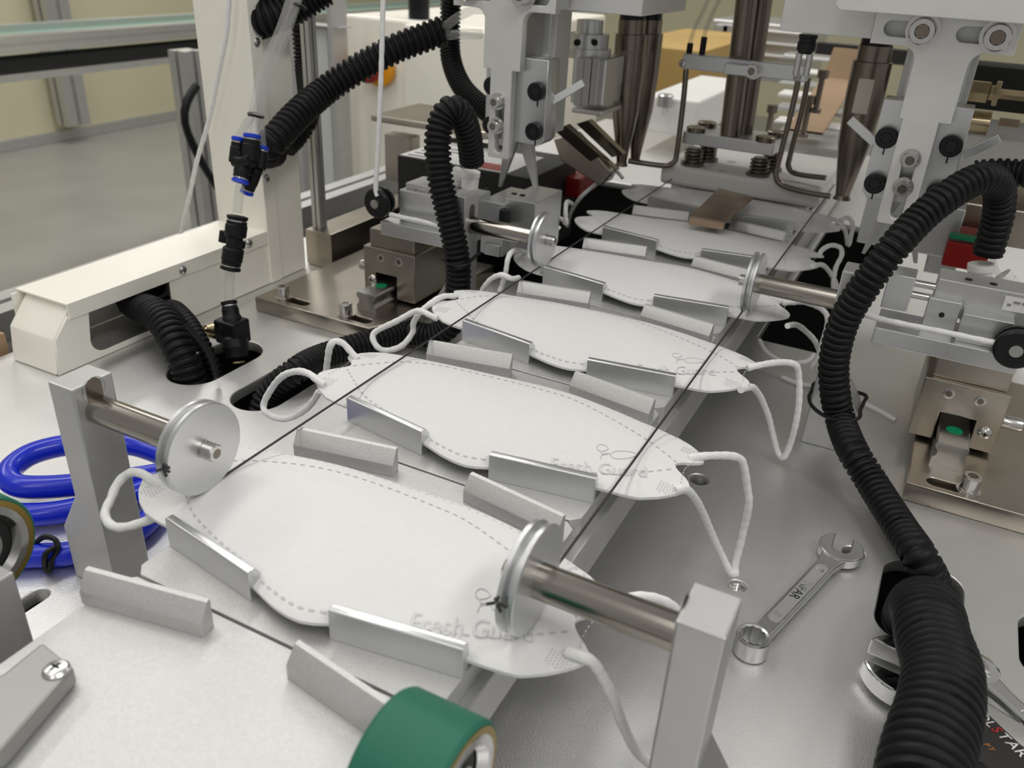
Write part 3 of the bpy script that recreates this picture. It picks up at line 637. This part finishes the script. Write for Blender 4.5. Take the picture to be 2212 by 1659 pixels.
# plated bar and upright left of the slide
pb=thing('plated_bar','long brown plated bar with bolt running back beside the cream column','bar')
MB().box((-.352,.592,.0005),(-.322,.86,.034)).build('bar','nickel',pb,bevel=.0008)
q=pt(728,464,z=.0345); MB().lathe((-.337,.70,.034),(0,0,1),[(0,.0105),(.0006,.0105),(.0006,.0075),(.003,.0075),(.003,.005)],24).build('bolt','bolt',pb)
extrusion('profile_upright',(-.349,.600,.034),(0,0,.34),.009,.010,'dark slotted upright rising from the plated bar',axis=2,m='alud',cat='post')
# transducer box and bracket behind the left slide
tb=thing('transducer_box','black metal box with white striped label behind the looping hose','box')
b=MB(); q0=pt(858,335,Y=.715); q1=pt(1150,345,Y=.715); b.box((q0.x,.715,.0005),(q1.x,.825,q0.z)); b.build('case','blackm',tb,bevel=.001); zt=max(v[2] for v in b.v); xs=[v[0] for v in b.v]
lb=MB().box((min(xs)+.002,.717,zt),(min(xs)+.125,.80,zt+.0005)).build('top_label','label',tb)
for k in range(5): MB().box((min(xs)+.008,.722+k*.012,zt+.0005),(min(xs)+.045+.006*(k%2),.7245+k*.012,zt+.0008)).build('stripe','blackm',lb)
MB().box((min(xs)+.075,.720,zt+.0005),(min(xs)+.115,.742,zt+.0009)).build('red_patch','red',lb)
br=thing('plated_bracket','brown plated angle bracket behind the black transducer box','bracket')
b=MB(); fbox(b,.80,.10,(800,262),(1062,288)); b.build('shelf','nickel',br,bevel=.0025)
b=MB(); fbox(b,.83,.02,(830,288),(888,400)); b.build('upright','nickel',br,bevel=.001)
b=MB(); fbox(b,.90,.02,(865,240),(940,266)); b.build('rear_lip','nickel',br,bevel=.004)
q=pt(865,262,Y=.83); socket_bolt(br,q,(0,0,1),.006,.008)
# ================================================================== hoses
slotB=V((-.214,.368,-.030))
hose('corrugated_hose',[slotB,V((-.212,.380,-.004)),pt(640,800,z=.014),pt(700,768,z=.0105),pt(800,738,z=.0105),pt(865,718,z=.0105),V((-.168,.4945,.0108)),V((-.150,.4960,.0130)),V((-.135,.4985,.028)),pt(990,600,Y=.5005),pt(985,540,Y=.5005),pt(970,470,Y=.5005),pt(952,390,Y=.5008),pt(945,310,Y=.504),pt(955,258,Y=.51),pt(975,235,Y=.516),pt(998,250,Y=.524),pt(1012,290,Y=.534),pt(1018,335,Y=.545),pt(1019,352,Y=.548)],.0095,'black corrugated hose looping up past a pulley post, its other end in a table slot')
hose('corrugated_hose',[V((.2135,.4045,-.028)),V((.2130,.4040,-.006)),pt(1988,1205,z=.012),pt(1945,1140,z=.012),pt(1885,1045,z=.016),pt(1840,970,z=.026),pt(1815,905,Y=.4985),pt(1803,840,Y=.4995),pt(1803,770,Y=.4995),pt(1825,690,Y=.4998),pt(1872,612,Y=.5000),pt(1930,535,Y=.5045),pt(1990,470,Y=.52),pt(2045,425,Y=.532),pt(2095,394,Y=.545),pt(2132,385,Y=.556),pt(2157,405,Y=.572),pt(2158,455,Y=.580),pt(2146,505,Y=.583),pt(2133,550,Y=.584)],.0092,'long black corrugated hose arching from two white connectors down a pulley post',pitch=.0043)
hose('corrugated_hose',[pt(2105,376,Y=.605),pt(2150,372,Y=.605),pt(2200,374,Y=.605),pt(2260,380,Y=.60)],.0085,'short black corrugated hose ending under the tool head by the arching hose')
hose('corrugated_hose',[V((.2045,.3715,-.06)),V((.2045,.3700,-.02)),V((.2045,.3665,.000)),V((.2045,.3565,.0160)),V((.2052,.3375,.0280)),V((.2065,.3160,.0335)),pt(2035,1450,z=.0385),pt(2030,1530,z=.043),pt(2005,1620,z=.045),pt(1990,1700,z=.046),pt(1985,1790,z=.046)],.0150,'thick black corrugated hose bending out of the table slot toward the front',pitch=.0056,n=28)
hose('corrugated_hose',[V((-.3812,.440,.0235)),V((-.3775,.418,.0235)),V((-.364,.403,.0235)),V((-.345,.3962,.0245)),V((-.326,.3902,.0275)),V((-.305,.3815,.0265)),V((-.287,.3730,.0180)),V((-.2765,.3702,.003)),V((-.2735,.3700,-.02)),V((-.2735,.3700,-.06))],.0116,'black corrugated hose leaving the cream channel into the table slot',pitch=.0050)
hose('corrugated_hose',[V((-.3600,.434,.0120)),V((-.3545,.4220,.0145)),V((-.3450,.4160,.0185)),V((-.330,.4125,.0225)),V((-.3165,.4072,.0228)),V((-.300,.4000,.0205)),V((-.286,.3938,.0140)),V((-.2765,.3912,.003)),V((-.274,.3915,-.010)),V((-.273,.3920,-.04))],.0060,'thin black corrugated hose behind the thicker one by the cream channel')
hose('corrugated_hose',[pt(590,330,X=-.3325),pt(574,332,X=-.3215),pt(578,318,X=-.3085),pt(602,292,X=-.3025),pt(645,245,X=-.3025),pt(700,198,Y=.568),pt(770,150,Y=.59),pt(850,107,Y=.61),pt(915,82,Y=.625),pt(962,64,Y=.635)],.0118,'thick black corrugated hose rising past the cream cabinet to a tool head',pitch=.0054)
hose('corrugated_hose',[pt(975,-10,Y=.80),pt(972,60,Y=.80),pt(975,130,Y=.79),pt(1000,190,Y=.77),pt(1050,238,Y=.75),pt(1085,262,Y=.74)],.0108,'black corrugated hose curving down in front of the cream cabinet')
hose('corrugated_hose',[pt(640,-10,Y=.66),pt(652,60,Y=.66),pt(660,150,Y=.655),pt(668,222,Y=.625),pt(661,258,X=-.3295),pt(642,290,X=-.3315),pt(617,316,X=-.3325)],.0100,'black corrugated hose hanging behind the cream column')
hose('corrugated_hose',[V((-.352,.553,.214)),pt(562,45,X=-.346),pt(590,36,X=-.336),pt(640,12,X=-.325),pt(700,-25,X=-.31)],.0135,'black corrugated hose leaving the top of the cream column')
# zip ties
def ziptie(P,label,r=.0012):
    o=MB().tube(spline(P,.001),r,6).build('zip_tie','black'); return tag(o,label,'zip tie')
tz=.034
ziptie([V((.134,.5312,tz)),V((.1235,.5312,tz)),V((.1232,.520,tz)),V((.1232,.5090,tz)),V((.1262,.4990,.0335)),pt(1772,893,Y=.4905),pt(1800,905,Y=.488),pt(1835,908,Y=.488),pt(1856,902,Y=.4935),V((.1545,.5085,tz)),V((.1550,.520,tz)),V((.1540,.5312,tz)),V((.134,.5312,tz))],'black zip tie strapping the long arching hose to its post')
ziptie([pt(955,560,Y=.498),pt(975,572,Y=.488),pt(1005,573,Y=.489),pt(1020,560,Y=.500),pt(1038,545,Y=.510)],'black zip tie strapping the looping hose to its post')
ziptie([pt(425,720,z=.026),pt(400,700,z=.036),pt(450,760,z=.02),pt(470,820,z=.004)][1:],'black zip tie lying along the two hoses by the channel',.0022)
# ================================================================== hanging cords
cord('cotton_cord',[pt(497,-20,Y=.524),pt(492,40,Y=.524),pt(488,80,Y=.524),pt(470,170,Y=.525),pt(450,265,Y=.526),pt(425,350,Y=.528),pt(408,430,Y=.529),pt(392,500,Y=.53),pt(388,530,Y=.53)],.0019,'white cotton cord hanging down across the cream column')
cord('cotton_cord',[pt(828,-20,Y=.532),pt(825,100,Y=.531),pt(822,200,Y=.530),pt(816,330,Y=.529),pt(812,405,Y=.528),pt(816,425,Y=.527)],.0019,'white cotton cord hanging straight down to a black wheel before the cabinet')
cord('cotton_cord',[pt(1640,735,z=.012),pt(1655,760,z=.010),pt(1690,780,z=.008),pt(1740,782,z=.008),pt(1760,765,z=.009)],.0018,'loose white cord end lying behind the third mask',)
cord('cotton_cord',[pt(1690,815,z=.002),pt(1730,830,z=.002),pt(1790,838,z=.002),pt(1860,868,z=.002),pt(1905,890,z=.003),pt(1936,908,z=.002)],.0018,'loose white cord end lying on the table past the arching hose')
# ================================================================== pneumatic fittings and clear tubes
def fit_dir(a,b): return (V(b)-V(a)).normalized()
def pfit(name,segs,parent): 
    pass
def fy(y): return .4085+(780-y)*.00010
def fp(x,y,dy=0): return pt(x,y,Y=fy(y)+dy)
cl=thing('tube_splitter','black three way push fitting with blue rings on clear tubes','fitting')
def barrel(parent,a,b,r,ring='bluep',m='black',name='socket'):
    a=V(a); b=V(b); d=b-a; L=d.length
    o=MB().lathe(a,d,[(0,r*.9),(.001,r),(L*.75,r),(L*.8,r*.93),(L,r*.93)],22).build(name,m,parent)
    MB().lathe(a+d.normalized()*L,d,[(0,r*.86),(.0010,r*.86)],22).build('metal_band','bolt',o)
    MB().lathe(a+d.normalized()*(L+.001),d,[(0,r*.78),(.0006,r*.95),(.0026,r*.98),(.0032,r*.7)],22).build('release_ring',ring,o)
    return o
barrel(cl,fp(509,352),fp(514,308),.0050); barrel(cl,fp(540,348,.002),fp(544,302,.002),.0064); barrel(cl,fp(560,366,.012),fp(566,328,.014),.0046)
barrel(cl,fp(530,345,.002),fp(521,384),.0064,name='stem'); barrel(cl,fp(554,362,.012),fp(536,408,.012),.0052,name='stem')
MB().tube([fp(510,346),fp(524,352),fp(545,346)],.0052,16).build('bridge','black',cl)
for x,y in ((516,330),): MB().lathe(fp(x,y,-.0055),(0,-1,0),[(0,.0016),(.0004,.0016)],14).build('hole','dark',cl)
un=thing('tube_union','black straight push union with black rings below the splitter','fitting')
barrel(un,fp(508,512),fp(512,478),.0078,'black'); barrel(un,fp(505,535),fp(499,572),.0076,'black')
MB().cyl(fp(508,508),fp(504,545),.0058,20).build('waist','black',un)
MB().cyl(fp(490,500,.006),fp(487,524,.006),.0052,20).build('side_lug','black',un)
MB().cyl(fp(519,520,.002),fp(517,535,.002),.0040,20).build('side_lug','black',un)
va=thing('flow_valve','black flow control valve with brass screw beside the channel slot','valve')
barrel(va,fp(500,684),fp(496,662),.0062,'black')
d_=fit_dir(fp(500,684),fp(513,785))
MB().lathe(fp(500,680),d_,[(0,.0062),(.003,.0074),(.016,.0078),(.018,.0095),(.024,.0100),(.0285,.0085),(.0315,.0085),(.033,.0070)],28).build('valve_body','black',va)
q=fp(503,712); MB().box((q.x-.0105,q.y-.0085,q.z-.010),(q.x+.0095,q.y+.0085,q.z+.0085)).build('valve_block','black',va,bevel=.0016)
for dz in (-.005,.004): MB().lathe((q.x-.003,q.y-.0084,q.z+dz),(0,-1,0),[(0,.0018),(.0004,.0018)],14).build('hole','dark',va)
a=fp(472,714,-.002); dd=fit_dir(a,fp(418,718,-.008)); MB().lathe(a,dd,[(0,.0064),(.0035,.0064),(.0036,.0056),(.0065,.0056),(.0066,.0034),(.0105,.0034),(.0106,.0048),(.0150,.0048),(.0155,.0040)],20).build('adjusting_screw','brass',va)
MB().lathe(fp(513,781),d_,[(0,.0062),(.0012,.0062)],20).build('metal_band','brass',va)
def ctube(label,P,r=.0030):
    o=MB().tube(spline(P,.004),r,12).build('clear_tube','clear'); return tag(o,label,'tube',None)
ctube('clear tube between the splitter and the straight union',[fp(519,400),fp(515,435),fp(512,470)],.0034)
ctube('clear tube between the straight union and the flow valve',[fp(497,588),fp(495,618),fp(495,652)],.0036)
ctube('clear tube rising from the large front socket of the splitter',[fp(546,292,.002),fp(552,262,.004),fp(565,200,.006),fp(598,100,.01),fp(622,50,.012),fp(645,-20,.012)])
ctube('clear tube rising from the small front socket of the splitter',[fp(516,298),fp(532,268,.002),fp(548,240,.002),fp(562,165,.004),fp(606,60,.006),fp(632,-20,.01)])
ctube('clear tube rising from the rear socket of the splitter',[fp(567,318,.014),fp(563,280,.010),fp(562,250,.008),fp(583,165,.010),fp(620,70,.012),fp(650,-20,.014)])
ziptie([fp(538,248,-.004),fp(550,250,-.005),fp(565,254,.002),fp(568,252,.012),fp(555,245,.016),fp(538,244,.008),fp(538,248,-.004)],'thin black zip tie round the clear tubes above the splitter',.0009)
ziptie([fp(636,8,.004),fp(648,14,.002),fp(660,20,.010),fp(650,10,.022),fp(636,8,.004)],'thin black zip tie round the clear tubes below the top edge',.0009)
ctube('clear tube from the rising hose to the tool head, upper of two',[pt(950,68,Y=.632),pt(985,40,Y=.625),pt(1020,22,Y=.62),pt(1050,20,Y=.618)],.0036)
ctube('clear tube from the rising hose to the tool head, lower of two',[pt(955,78,Y=.632),pt(990,74,Y=.628),pt(1030,74,Y=.622),pt(1046,75,Y=.62)],.0036)
# white connectors under the hose ends
def connector(parent,a,b,r):
    a=V(a);b=V(b); MB().lathe(a,b-a,[(0,r),((b-a).length*.62,r),((b-a).length*.63,r*.9),((b-a).length*.72,r*.9),((b-a).length*.73,r*1.06),((b-a).length,r*1.06)],20).build('connector','white',parent)
sc=thing('sensor_connectors','two white plastic connectors under the end of the arching hose','connector','white connector pairs')
connector(sc,pt(2113,622,Y=.584),pt(2119,570,Y=.584),.0072); connector(sc,pt(2192,632,Y=.584),pt(2160,598,Y=.584),.0066)
MB().tube(spline([pt(2143,560,Y=.584),pt(2150,580,Y=.584),pt(2160,600,Y=.584)],.002),.002,8).build('lead','clear',sc)
sc=thing('sensor_connectors','two white plastic connectors under the end of the looping hose','connector','white connector pairs')
connector(sc,pt(1014,405,Y=.560),pt(1018,370,Y=.560),.0068); connector(sc,pt(976,400,Y=.560),pt(995,372,Y=.560),.0062)
MB().tube(spline([pt(1012,350,Y=.552),pt(1005,362,Y=.556),pt(996,374,Y=.560)],.002),.002,8).build('lead','clear',sc)
# ================================================================== front left: blue tubes, rollers, bracket
BT=[((338,968),(300,955),(230,948),(140,952),(60,975),(15,1015),(20,1050),(80,1050),(180,1045),(280,1030),(345,1015),(420,1000)),]
def bt(P,r,label): 
    o=MB().tube(spline(P,.003),r,16).build('blue_tube','blue'); return tag(o,label,'tube','coiled blue tubes')
bt([pt(x,y,z=z) for x,y,z in ((420,1010,.009),(360,985,.013),(290,962,.016),(220,958,.018),(140,962,.019),(70,980,.019),(28,1008,.018),(18,1032,.017),(40,1050,.016),(100,1052,.015),(180,1046,.014),(270,1036,.012),(345,1024,.010))],.0062,'thick blue tube, upper loop of the coil behind the pulley post')
bt([pt(x,y,z=z) for x,y,z in ((345,1040,.008),(300,1062,.0075),(220,1085,.007),(140,1105,.007),(60,1112,.007),(-10,1105,.007),(-60,1085,.007))],.0062,'thick blue tube, middle strand of the coil below the loop')
bt([pt(x,y,z=z) for x,y,z in ((352,1080,.007),(330,1115,.007),(290,1150,.007),(220,1180,.0065),(150,1196,.0065),(80,1200,.0065),(20,1202,.0065),(-50,1196,.0065))],.0060,'thick blue tube, lowest strand of the coil with the black twist tie')
ziptie([pt(78,1172,z=.012),pt(95,1160,z=.016),(pt(118,1165,z=.016)),pt(125,1185,z=.013),pt(112,1210,z=.008),pt(108,1235,z=.003),pt(98,1225,z=.004),pt(100,1195,z=.013),pt(130,1178,z=.013)],'black twist tie round the blue tube strand',.0014)
def roller(label,c,ax,r,w,shaft):
    t=thing('bearing_roller',label,'roller','green coated rollers'); c=V(c); ax=V(ax).normalized()
    MB().lathe(c-ax*w/2,ax,[(.0,r*.90),(0,r*.965),(.0012,r),(w-.0012,r),(w,r*.965),(w,r*.90)],64,caps=False).build('green_tyre','green',t)
    MB().lathe(c-ax*(w/2+.0002),ax,[(0,r*.84),(0,r*.935),(w+.0004,r*.935),(w+.0004,r*.84)],56,caps=False).build('gold_ring','gold',t)
    MB().lathe(c-ax*(w/2+.0004),ax,[(.003,r*.62),(0,r*.70),(0,r*.83),(.0006,r*.85),(w+.0002,r*.85),(w+.0008,r*.83),(w+.0008,r*.70),(w-.002,r*.62)],56,caps=False).build('outer_race','chrome',t)
    MB().lathe(c-ax*(w/2-.003),ax,[(0,r*.36),(0,r*.63),(w-.006,r*.63),(w-.006,r*.36)],40,caps=False).build('shield','blackm',t)
    MB().lathe(c-ax*(w/2-.001),ax,[(0,r*.25),(0,r*.40),(w-.002,r*.40),(w-.002,r*.25)],36,caps=False).build('inner_race','satin',t)
    MB().cyl(c-ax*(shaft[0]),c+ax*shaft[1],r*.27,28).build('shaft','steel',t)
    return t
roller('green coated bearing roller beside the front tray, near the wrench side post',(.0760,.127,.079),(1,0,0),.0215,.025,(.010,.09))
roller('green coated bearing roller above the coiled blue tubes',(-.1225,.127,.079),(1,0,0),.0215,.025,(.06,.004))
# bracket with crosshead screw
rb=thing('roller_bracket','grey aluminium roller bracket with a crosshead screw on the front tray edge','bracket')
p=[pt(*q,z=.0735) for q in ((92,1385),(160,1440),(0,1625),(-120,1659),(-120,1500),(5,1455))]
MB().prism([(q.x,q.y) for q in p],2,.0665,.0735).build('bracket_plate','greyp',rb,bevel=.0012)
button_screw(rb,pt(122,1448,z=.0735),(0,0,1),.0042,.0018,m='satin')
q=pt(-25,1372,z=.060); MB().box((q.x-.030,q.y,.0005),(q.x,q.y+.014,.078)).build('upright','alud',rb,bevel=.0008)
# ================================================================== wrenches and box
def arc_pts(cx,cy,r,a0,a1,n): return [(cx+r*math.cos(math.radians(a0+(a1-a0)*k/n)),cy+r*math.sin(math.radians(a0+(a1-a0)*k/n))) for k in range(n+1)]
def wrench(label,p0,p1,L,m,texts,ring=True,tsize=.0046):
    "combination wrench lying flat: ring end at p0, open jaw toward p1"
    t=thing('wrench',label,'wrench'); d=V((p1[0]-p0[0],p1[1]-p0[1],0)).normalized(); ang=math.atan2(d.y,d.x); m4=rot_m((p0[0],p0[1],.0),rz=ang)
    k=L/.104
    # shank
    W=.0046*k; prof=[(.0078*k,-W*.95),(.016*k,-W),(.080*k,-W*1.05),(.090*k,-W*1.5),(.095*k,-W*2.0),(.095*k,W*2.0),(.090*k,W*1.5),(.080*k,W*1.05),(.016*k,W),(.0078*k,W*.95)]
    o=MB().prism(prof,2,.0022*k,.0068*k,m4).build('shank',m,t,bevel=.0007*k)
    MB().prism(stadium(.048*k,0,.058*k,W*1.35),2,.0068*k,.0070*k,m4).build('recessed_panel','alud' if m!='chrome' else m,o)
    if ring:
        n=24; R=.0080*k; ri=.0063*k; b=MB(); vs=[];fs=[]
        def ringv(r_,z_,tooth=False): return [V((r_*(1-.10*(i%2)*tooth)*math.cos(2*math.pi*i/n),r_*(1-.10*(i%2)*tooth)*math.sin(2*math.pi*i/n),z_)) for i in range(n)]
        rings=[ringv(ri,.0002,1),ringv(ri,.0105*k,1),ringv(ri*1.12,.0110*k),ringv(R*.95,.0110*k),ringv(R,.0100*k),ringv(R*1.02,.0010),ringv(R*.97,.0002)]
        for rg in rings: vs+= [m4@q for q in rg]
        for a in range(len(rings)):
            for i in range(n):
                a2=(a+1)%len(rings); j=(i+1)%n; fs.append((a*n+i,a*n+j,a2*n+j,a2*n+i))
        b.add(vs,fs).build('ring_end',m,t)
    # open jaw tilted 15 degrees
    jc=.0985*k; R=.0118*k; g=.0046*k; a0=math.degrees(math.asin(g/R)); tilt=math.radians(15)
    poly=[(R*.93,g)]+arc_pts(0,0,R,a0+6,360-a0-6,30)+[(R*.93,-g),(-.001*k,-g)]+arc_pts(-.001*k,0,g,-90,-270,8)[1:-1]+[(-.001*k,g)]
    m5=m4@Matrix.Translation((jc,0,0))@Matrix.Rotation(tilt,4,'Z')
    MB().prism(poly,2,.0016*k,.0074*k,m5).build('open_jaw',m,t,bevel=.0006*k)
    for s,x,sz in texts:
        me=textmesh(s,sz)
        xs=[q.co.x for q in me.vertices]; 
        for q in me.vertices: q.co=m4@V((x*k-(q.co.x-(max(xs)+min(xs))/2),-(q.co.y-sz*.34),.00712*k))
        link('lettering',me,'whtxt' if m=='chrome' else 'chrome',o,False)
    return t
wrench('small satin wrench lettered INFAR lying beside the drilled hole',(.1385,.3055),(.1640,.3960),.1015,'satin',(('8',.072,.0060),('INFAR',.050,.0064),('8',.0255,.0060)))
jp=pt(1955,1458,z=.006); rp=pt(2330,1690,z=.006); wd=V((jp.x-rp.x,jp.y-rp.y,0)).normalized()*.0985*.165/.104
wrench('chrome wrench with polished jaw passing under the thick hose',(jp.x-wd.x,jp.y-wd.y),(jp.x,jp.y),.165,'chrome',(),ring=False)
bx=thing('tool_box','flat black tool pack with TOOLSTAR lettering beside the thick hose','tool pack')
a=pt(2095,1545,z=.012); c=pt(2215,1660,z=.012); d=(c-a).normalized(); nrm=V((d.y,-d.x,0)); m4=Matrix(((d.x,-d.y,0,a.x),(d.y,d.x,0,a.y),(0,0,1,0),(0,0,0,1)))
MB().box((.002,-.05,.0003),(.12,.0085,.0118),m4).build('pack_body','boxw',bx,bevel=.001)
LL=(c-a).length
def flat_word(s_,x,y,size,cols,gap=.10,sx=.9):
    for ch,mm in zip(s_,cols):
        me=textmesh(ch,size); xs=[q.co.x for q in me.vertices]; x0=min(xs); w_=(max(xs)-x0)*sx
        for q in me.vertices: q.co=m4@V((x+(q.co.x-x0)*sx+q.co.y*.15,y+q.co.y,.01198))
        link('lettering',me,mm,bx,False); x+=w_+gap*size
    return x
xe=flat_word('OLSTAR',0,0,.01,['whtxt']*6); [bpy.data.objects.remove(o) for o in list(bx.children) if o.name.startswith('lettering')]
sz=.01*.86*LL/xe
flat_word('OLSTAR',.0,.0085-sz*.92,sz,['whtxt','whtxt','redtxt','whtxt','whtxt','whtxt'])
flat_word('12',.006,-.0065,sz*.62,['whtxt']*2); flat_word('PT',.0125,-.0065,sz*.55,['ortxt']*2); flat_word('MM',.0035,-.0115,sz*.5,['ortxt']*2)
for k in range(7): MB().box((.004+k*.0075,-.024+.002*(k%2),.0118),(.0095+k*.0075,-.0155+.002*(k%2),.0145),m4).build('hex_holder','black',bx,bevel=.001)
rw=thing('ratchet_wrench','chrome wrench with round boss marked 10mm lying against the thick hose','wrench')
a=pt(2108,1442,z=.012); c=pt(2225,1560,z=.010); d=(c-a).normalized(); nn=V((-d.y,d.x,0)); m4b=Matrix(((d.x,-d.y,0,a.x),(d.y,d.x,0,a.y),(0,0,1,0),(0,0,0,1)))
MB().lathe((a.x,a.y,.0072),(0,0,1),[(0,.0092),(.0006,.0100),(.0050,.0098),(.0066,.0080),(.0074,.0045)],40).build('boss','chrome',rw)
MB().prism([(.007,-.0050),(.016,-.0036),(.10,-.0036),(.10,.0036),(.016,.0036),(.007,.0050)],2,.0076,.0126,m4b).build('shank','chrome',rw,bevel=.0012)
me=textmesh('10mm',.0052); 
for q in me.vertices: q.co=m4b@V((.0235+q.co.x*.9,-.0018+q.co.y,.01275))
link('lettering',me,'whtxt',rw,False)
# cardboard box on the floor side of the frame
cbx=thing('cardboard_box','brown cardboard box edge beyond the cream channel','box')
MB().box((-.56,.10,-.45),(-.415,.330,-.09)).build('carton','card',cbx,bevel=.002)
MB().box((-.418,.14,-.09),(-.413,.330,.012)).build('flap','card',cbx)
# ================================================================== beyond the press
pbox('tan_carton',1.75,.5,(1328,92),(1505,210),'paper','tan cardboard carton behind the twin horns','box')
pbox('side_carton',1.60,.1,(1325,150),(1345,215),'paper','narrow tan board edge behind the twin horns','board')
wm=thing('white_machine','pale slotted machine block behind the press columns','machine')
b=MB(); fbox(b,2.35,.25,(1540,40),(1735,185)); b.build('body','alu',wm,bevel=.004)
for k in range(4):
    b=MB(); fbox(b,2.335,.015,(1575,62+26*k),(1730,72+26*k)); b.build('fin','white',wm,bevel=.002)
for x in (1548,1562):
    b=MB(); fbox(b,2.335,.015,(x,52),(x+8,170)); b.build('post','alud',wm,bevel=.002)
b=MB(); fbox(b,2.325,.01,(1575,102),(1598,110)); b.build('red_tag','red',wm)
rm=thing('rear_conveyor','bright rear conveyor of stacked pale slats behind the press','conveyor')
for k,(y0,y1) in enumerate(((120,133),(150,168),(175,196),(205,220),(232,250),(262,282),(300,330),(345,372))):
    Yk=1.50-.065*k; b=MB(); fbox(b,Yk,.045,(1690-4*k,y0+4),(1870-6*k,y1)); b.build('slat','white' if k%2 else 'alu',rm,bevel=.003)
b=MB(); fbox(b,1.90,.03,(1765,92),(1990,145)); b.build('dark_backing','blackm',rm)
b=MB(); fbox(b,1.3,.3,(1395,205),(1500,300)); b.build('white_cover','white',rm,bevel=.004)
q=pt(1435,230,Y=1.29); MB().lathe(q,(0,0,1),[(0,.012),(.016,.012),(.018,.009)],18).build('knob','satin',rm)
rp_=[pt(1838,105,Y=1.3),pt(1812,170,Y=1.28),pt(1770,235,Y=1.20),pt(1738,282,Y=1.12)]
rv=[];rf=[]
for q in rp_: rv+=[q+V((-.022,0,0)),q+V((.022,0,0)),q+V((.022,.002,-.003)),q+V((-.022,.002,-.003))]
for k in range(3): rf+=[(4*k+j,4*k+(j+1)%4,4*k+4+(j+1)%4,4*k+4+j) for j in range(4)]
MB().add(rv,rf).build('tan_belt','card',rm)
for x,y in ((1668,235),(1778,160),(1750,215)):
    q=pt(x,y,Y=1.0); MB().lathe(q,(0,0,-1),[(-.004,.006),(.004,.006),(.005,.0032),(.035,.0032),(.036,.006),(.04,.006)],14).build('bolt','horn',rm)
# left middle ground: cylinders behind the left tool head
ac=thing('air_cylinder','ribbed aluminium air cylinder with rod clamp beside the twin horns','cylinder')
b=MB(); fbox(b,.735,.045,(1238,120),(1302,232)); b.build('barrel','alu',ac,bevel=.002)
for x in (1246,1262,1280): 
    b=MB(); fbox(b,.731,.005,(x,124),(x+7,230)); b.build('rib','alud',ac,bevel=.001)
q=pt(1270,108,Y=.755); MB().lathe(q,(0,0,-1),[(-.025,.012),(-.014,.012),(-.014,.018),(-.002,.018),(-.002,.021),(.006,.021)],24).build('rod_clamp','alu',ac)
b=MB(); fbox(b,.73,.05,(1235,232),(1300,252)); b.build('foot','alu',ac,bevel=.001)
for x in (1246,1285): MB().lathe(pt(x,92,Y=.736),(0,-1,0),[(0,.0028),(.0006,.0028)],12).build('hole','dark',ac)
gs=thing('bevel_bracket','dark plated sloping bracket ribs beneath the air cylinder','bracket')
for (a,b_) in (((1215,275),(1325,372)),((1262,262),(1338,335))): bar(pt(*a,Y=.72),pt(*b_,Y=.78),.012,.010,'rib','nickel',gs)
MB().prism([(pt(*q,Y=.76).x,pt(*q,Y=.76).z) for q in ((1200,300),(1250,285),(1325,370),(1300,400),(1215,345))],1,.755,.765).build('web','nickel',gs,bevel=.001)
pbox('red_box',.80,.05,(1185,375),(1250,430),'red','dark red block under the sloping bracket ribs','block')
b=MB(); fbox(b,.66,.05,(2048,520),(2125,590)); o=b.build('control_box','red',None,bevel=.001); tag(o,'dark red control panel with green strip behind the arching hose','panel')
b=MB(); fbox(b,.659,.01,(2050,514),(2125,520)); b.build('green_strip','greend',o)
# right background machine pieces
rt=thing('right_station','grey and white machine station behind the arching hose and its tool head','machine')
b=MB(); fbox(b,.72,.12,(2040,430),(2330,560)); b.build('nickel_beam','nickel',rt,bevel=.001)
b=MB(); fbox(b,.68,.10,(1875,420),(2055,560)); b.build('grey_plate','alu',rt,bevel=.001)
b=MB(); fbox(b,.74,.1,(2080,290),(2330,420)); b.build('white_body','white',rt,bevel=.003)
b=MB(); fbox(b,.735,.01,(2160,258),(2200,276)); b.build('name_plate','bronze',rt)
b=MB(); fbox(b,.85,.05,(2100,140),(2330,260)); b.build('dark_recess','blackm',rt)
b=MB(); fbox(b,.70,.05,(2020,500),(2060,600)); b.build('pale_block','alu',rt,bevel=.001)
a=pt(2090,195,Y=.66); MB().lathe(a,(1,0,0),[(0,.005),(.001,.0072),(.0125,.0072),(.0135,.005),(.016,.005),(.0162,.0085),(.019,.0085),(.0192,.0034),(.08,.0034)],6).build('hex_fitting','brass',rt)
a=pt(2095,262,Y=.67); MB().lathe(a,(1,0,0),[(0,.008),(.012,.008)],18).build('fitting','brass',rt)
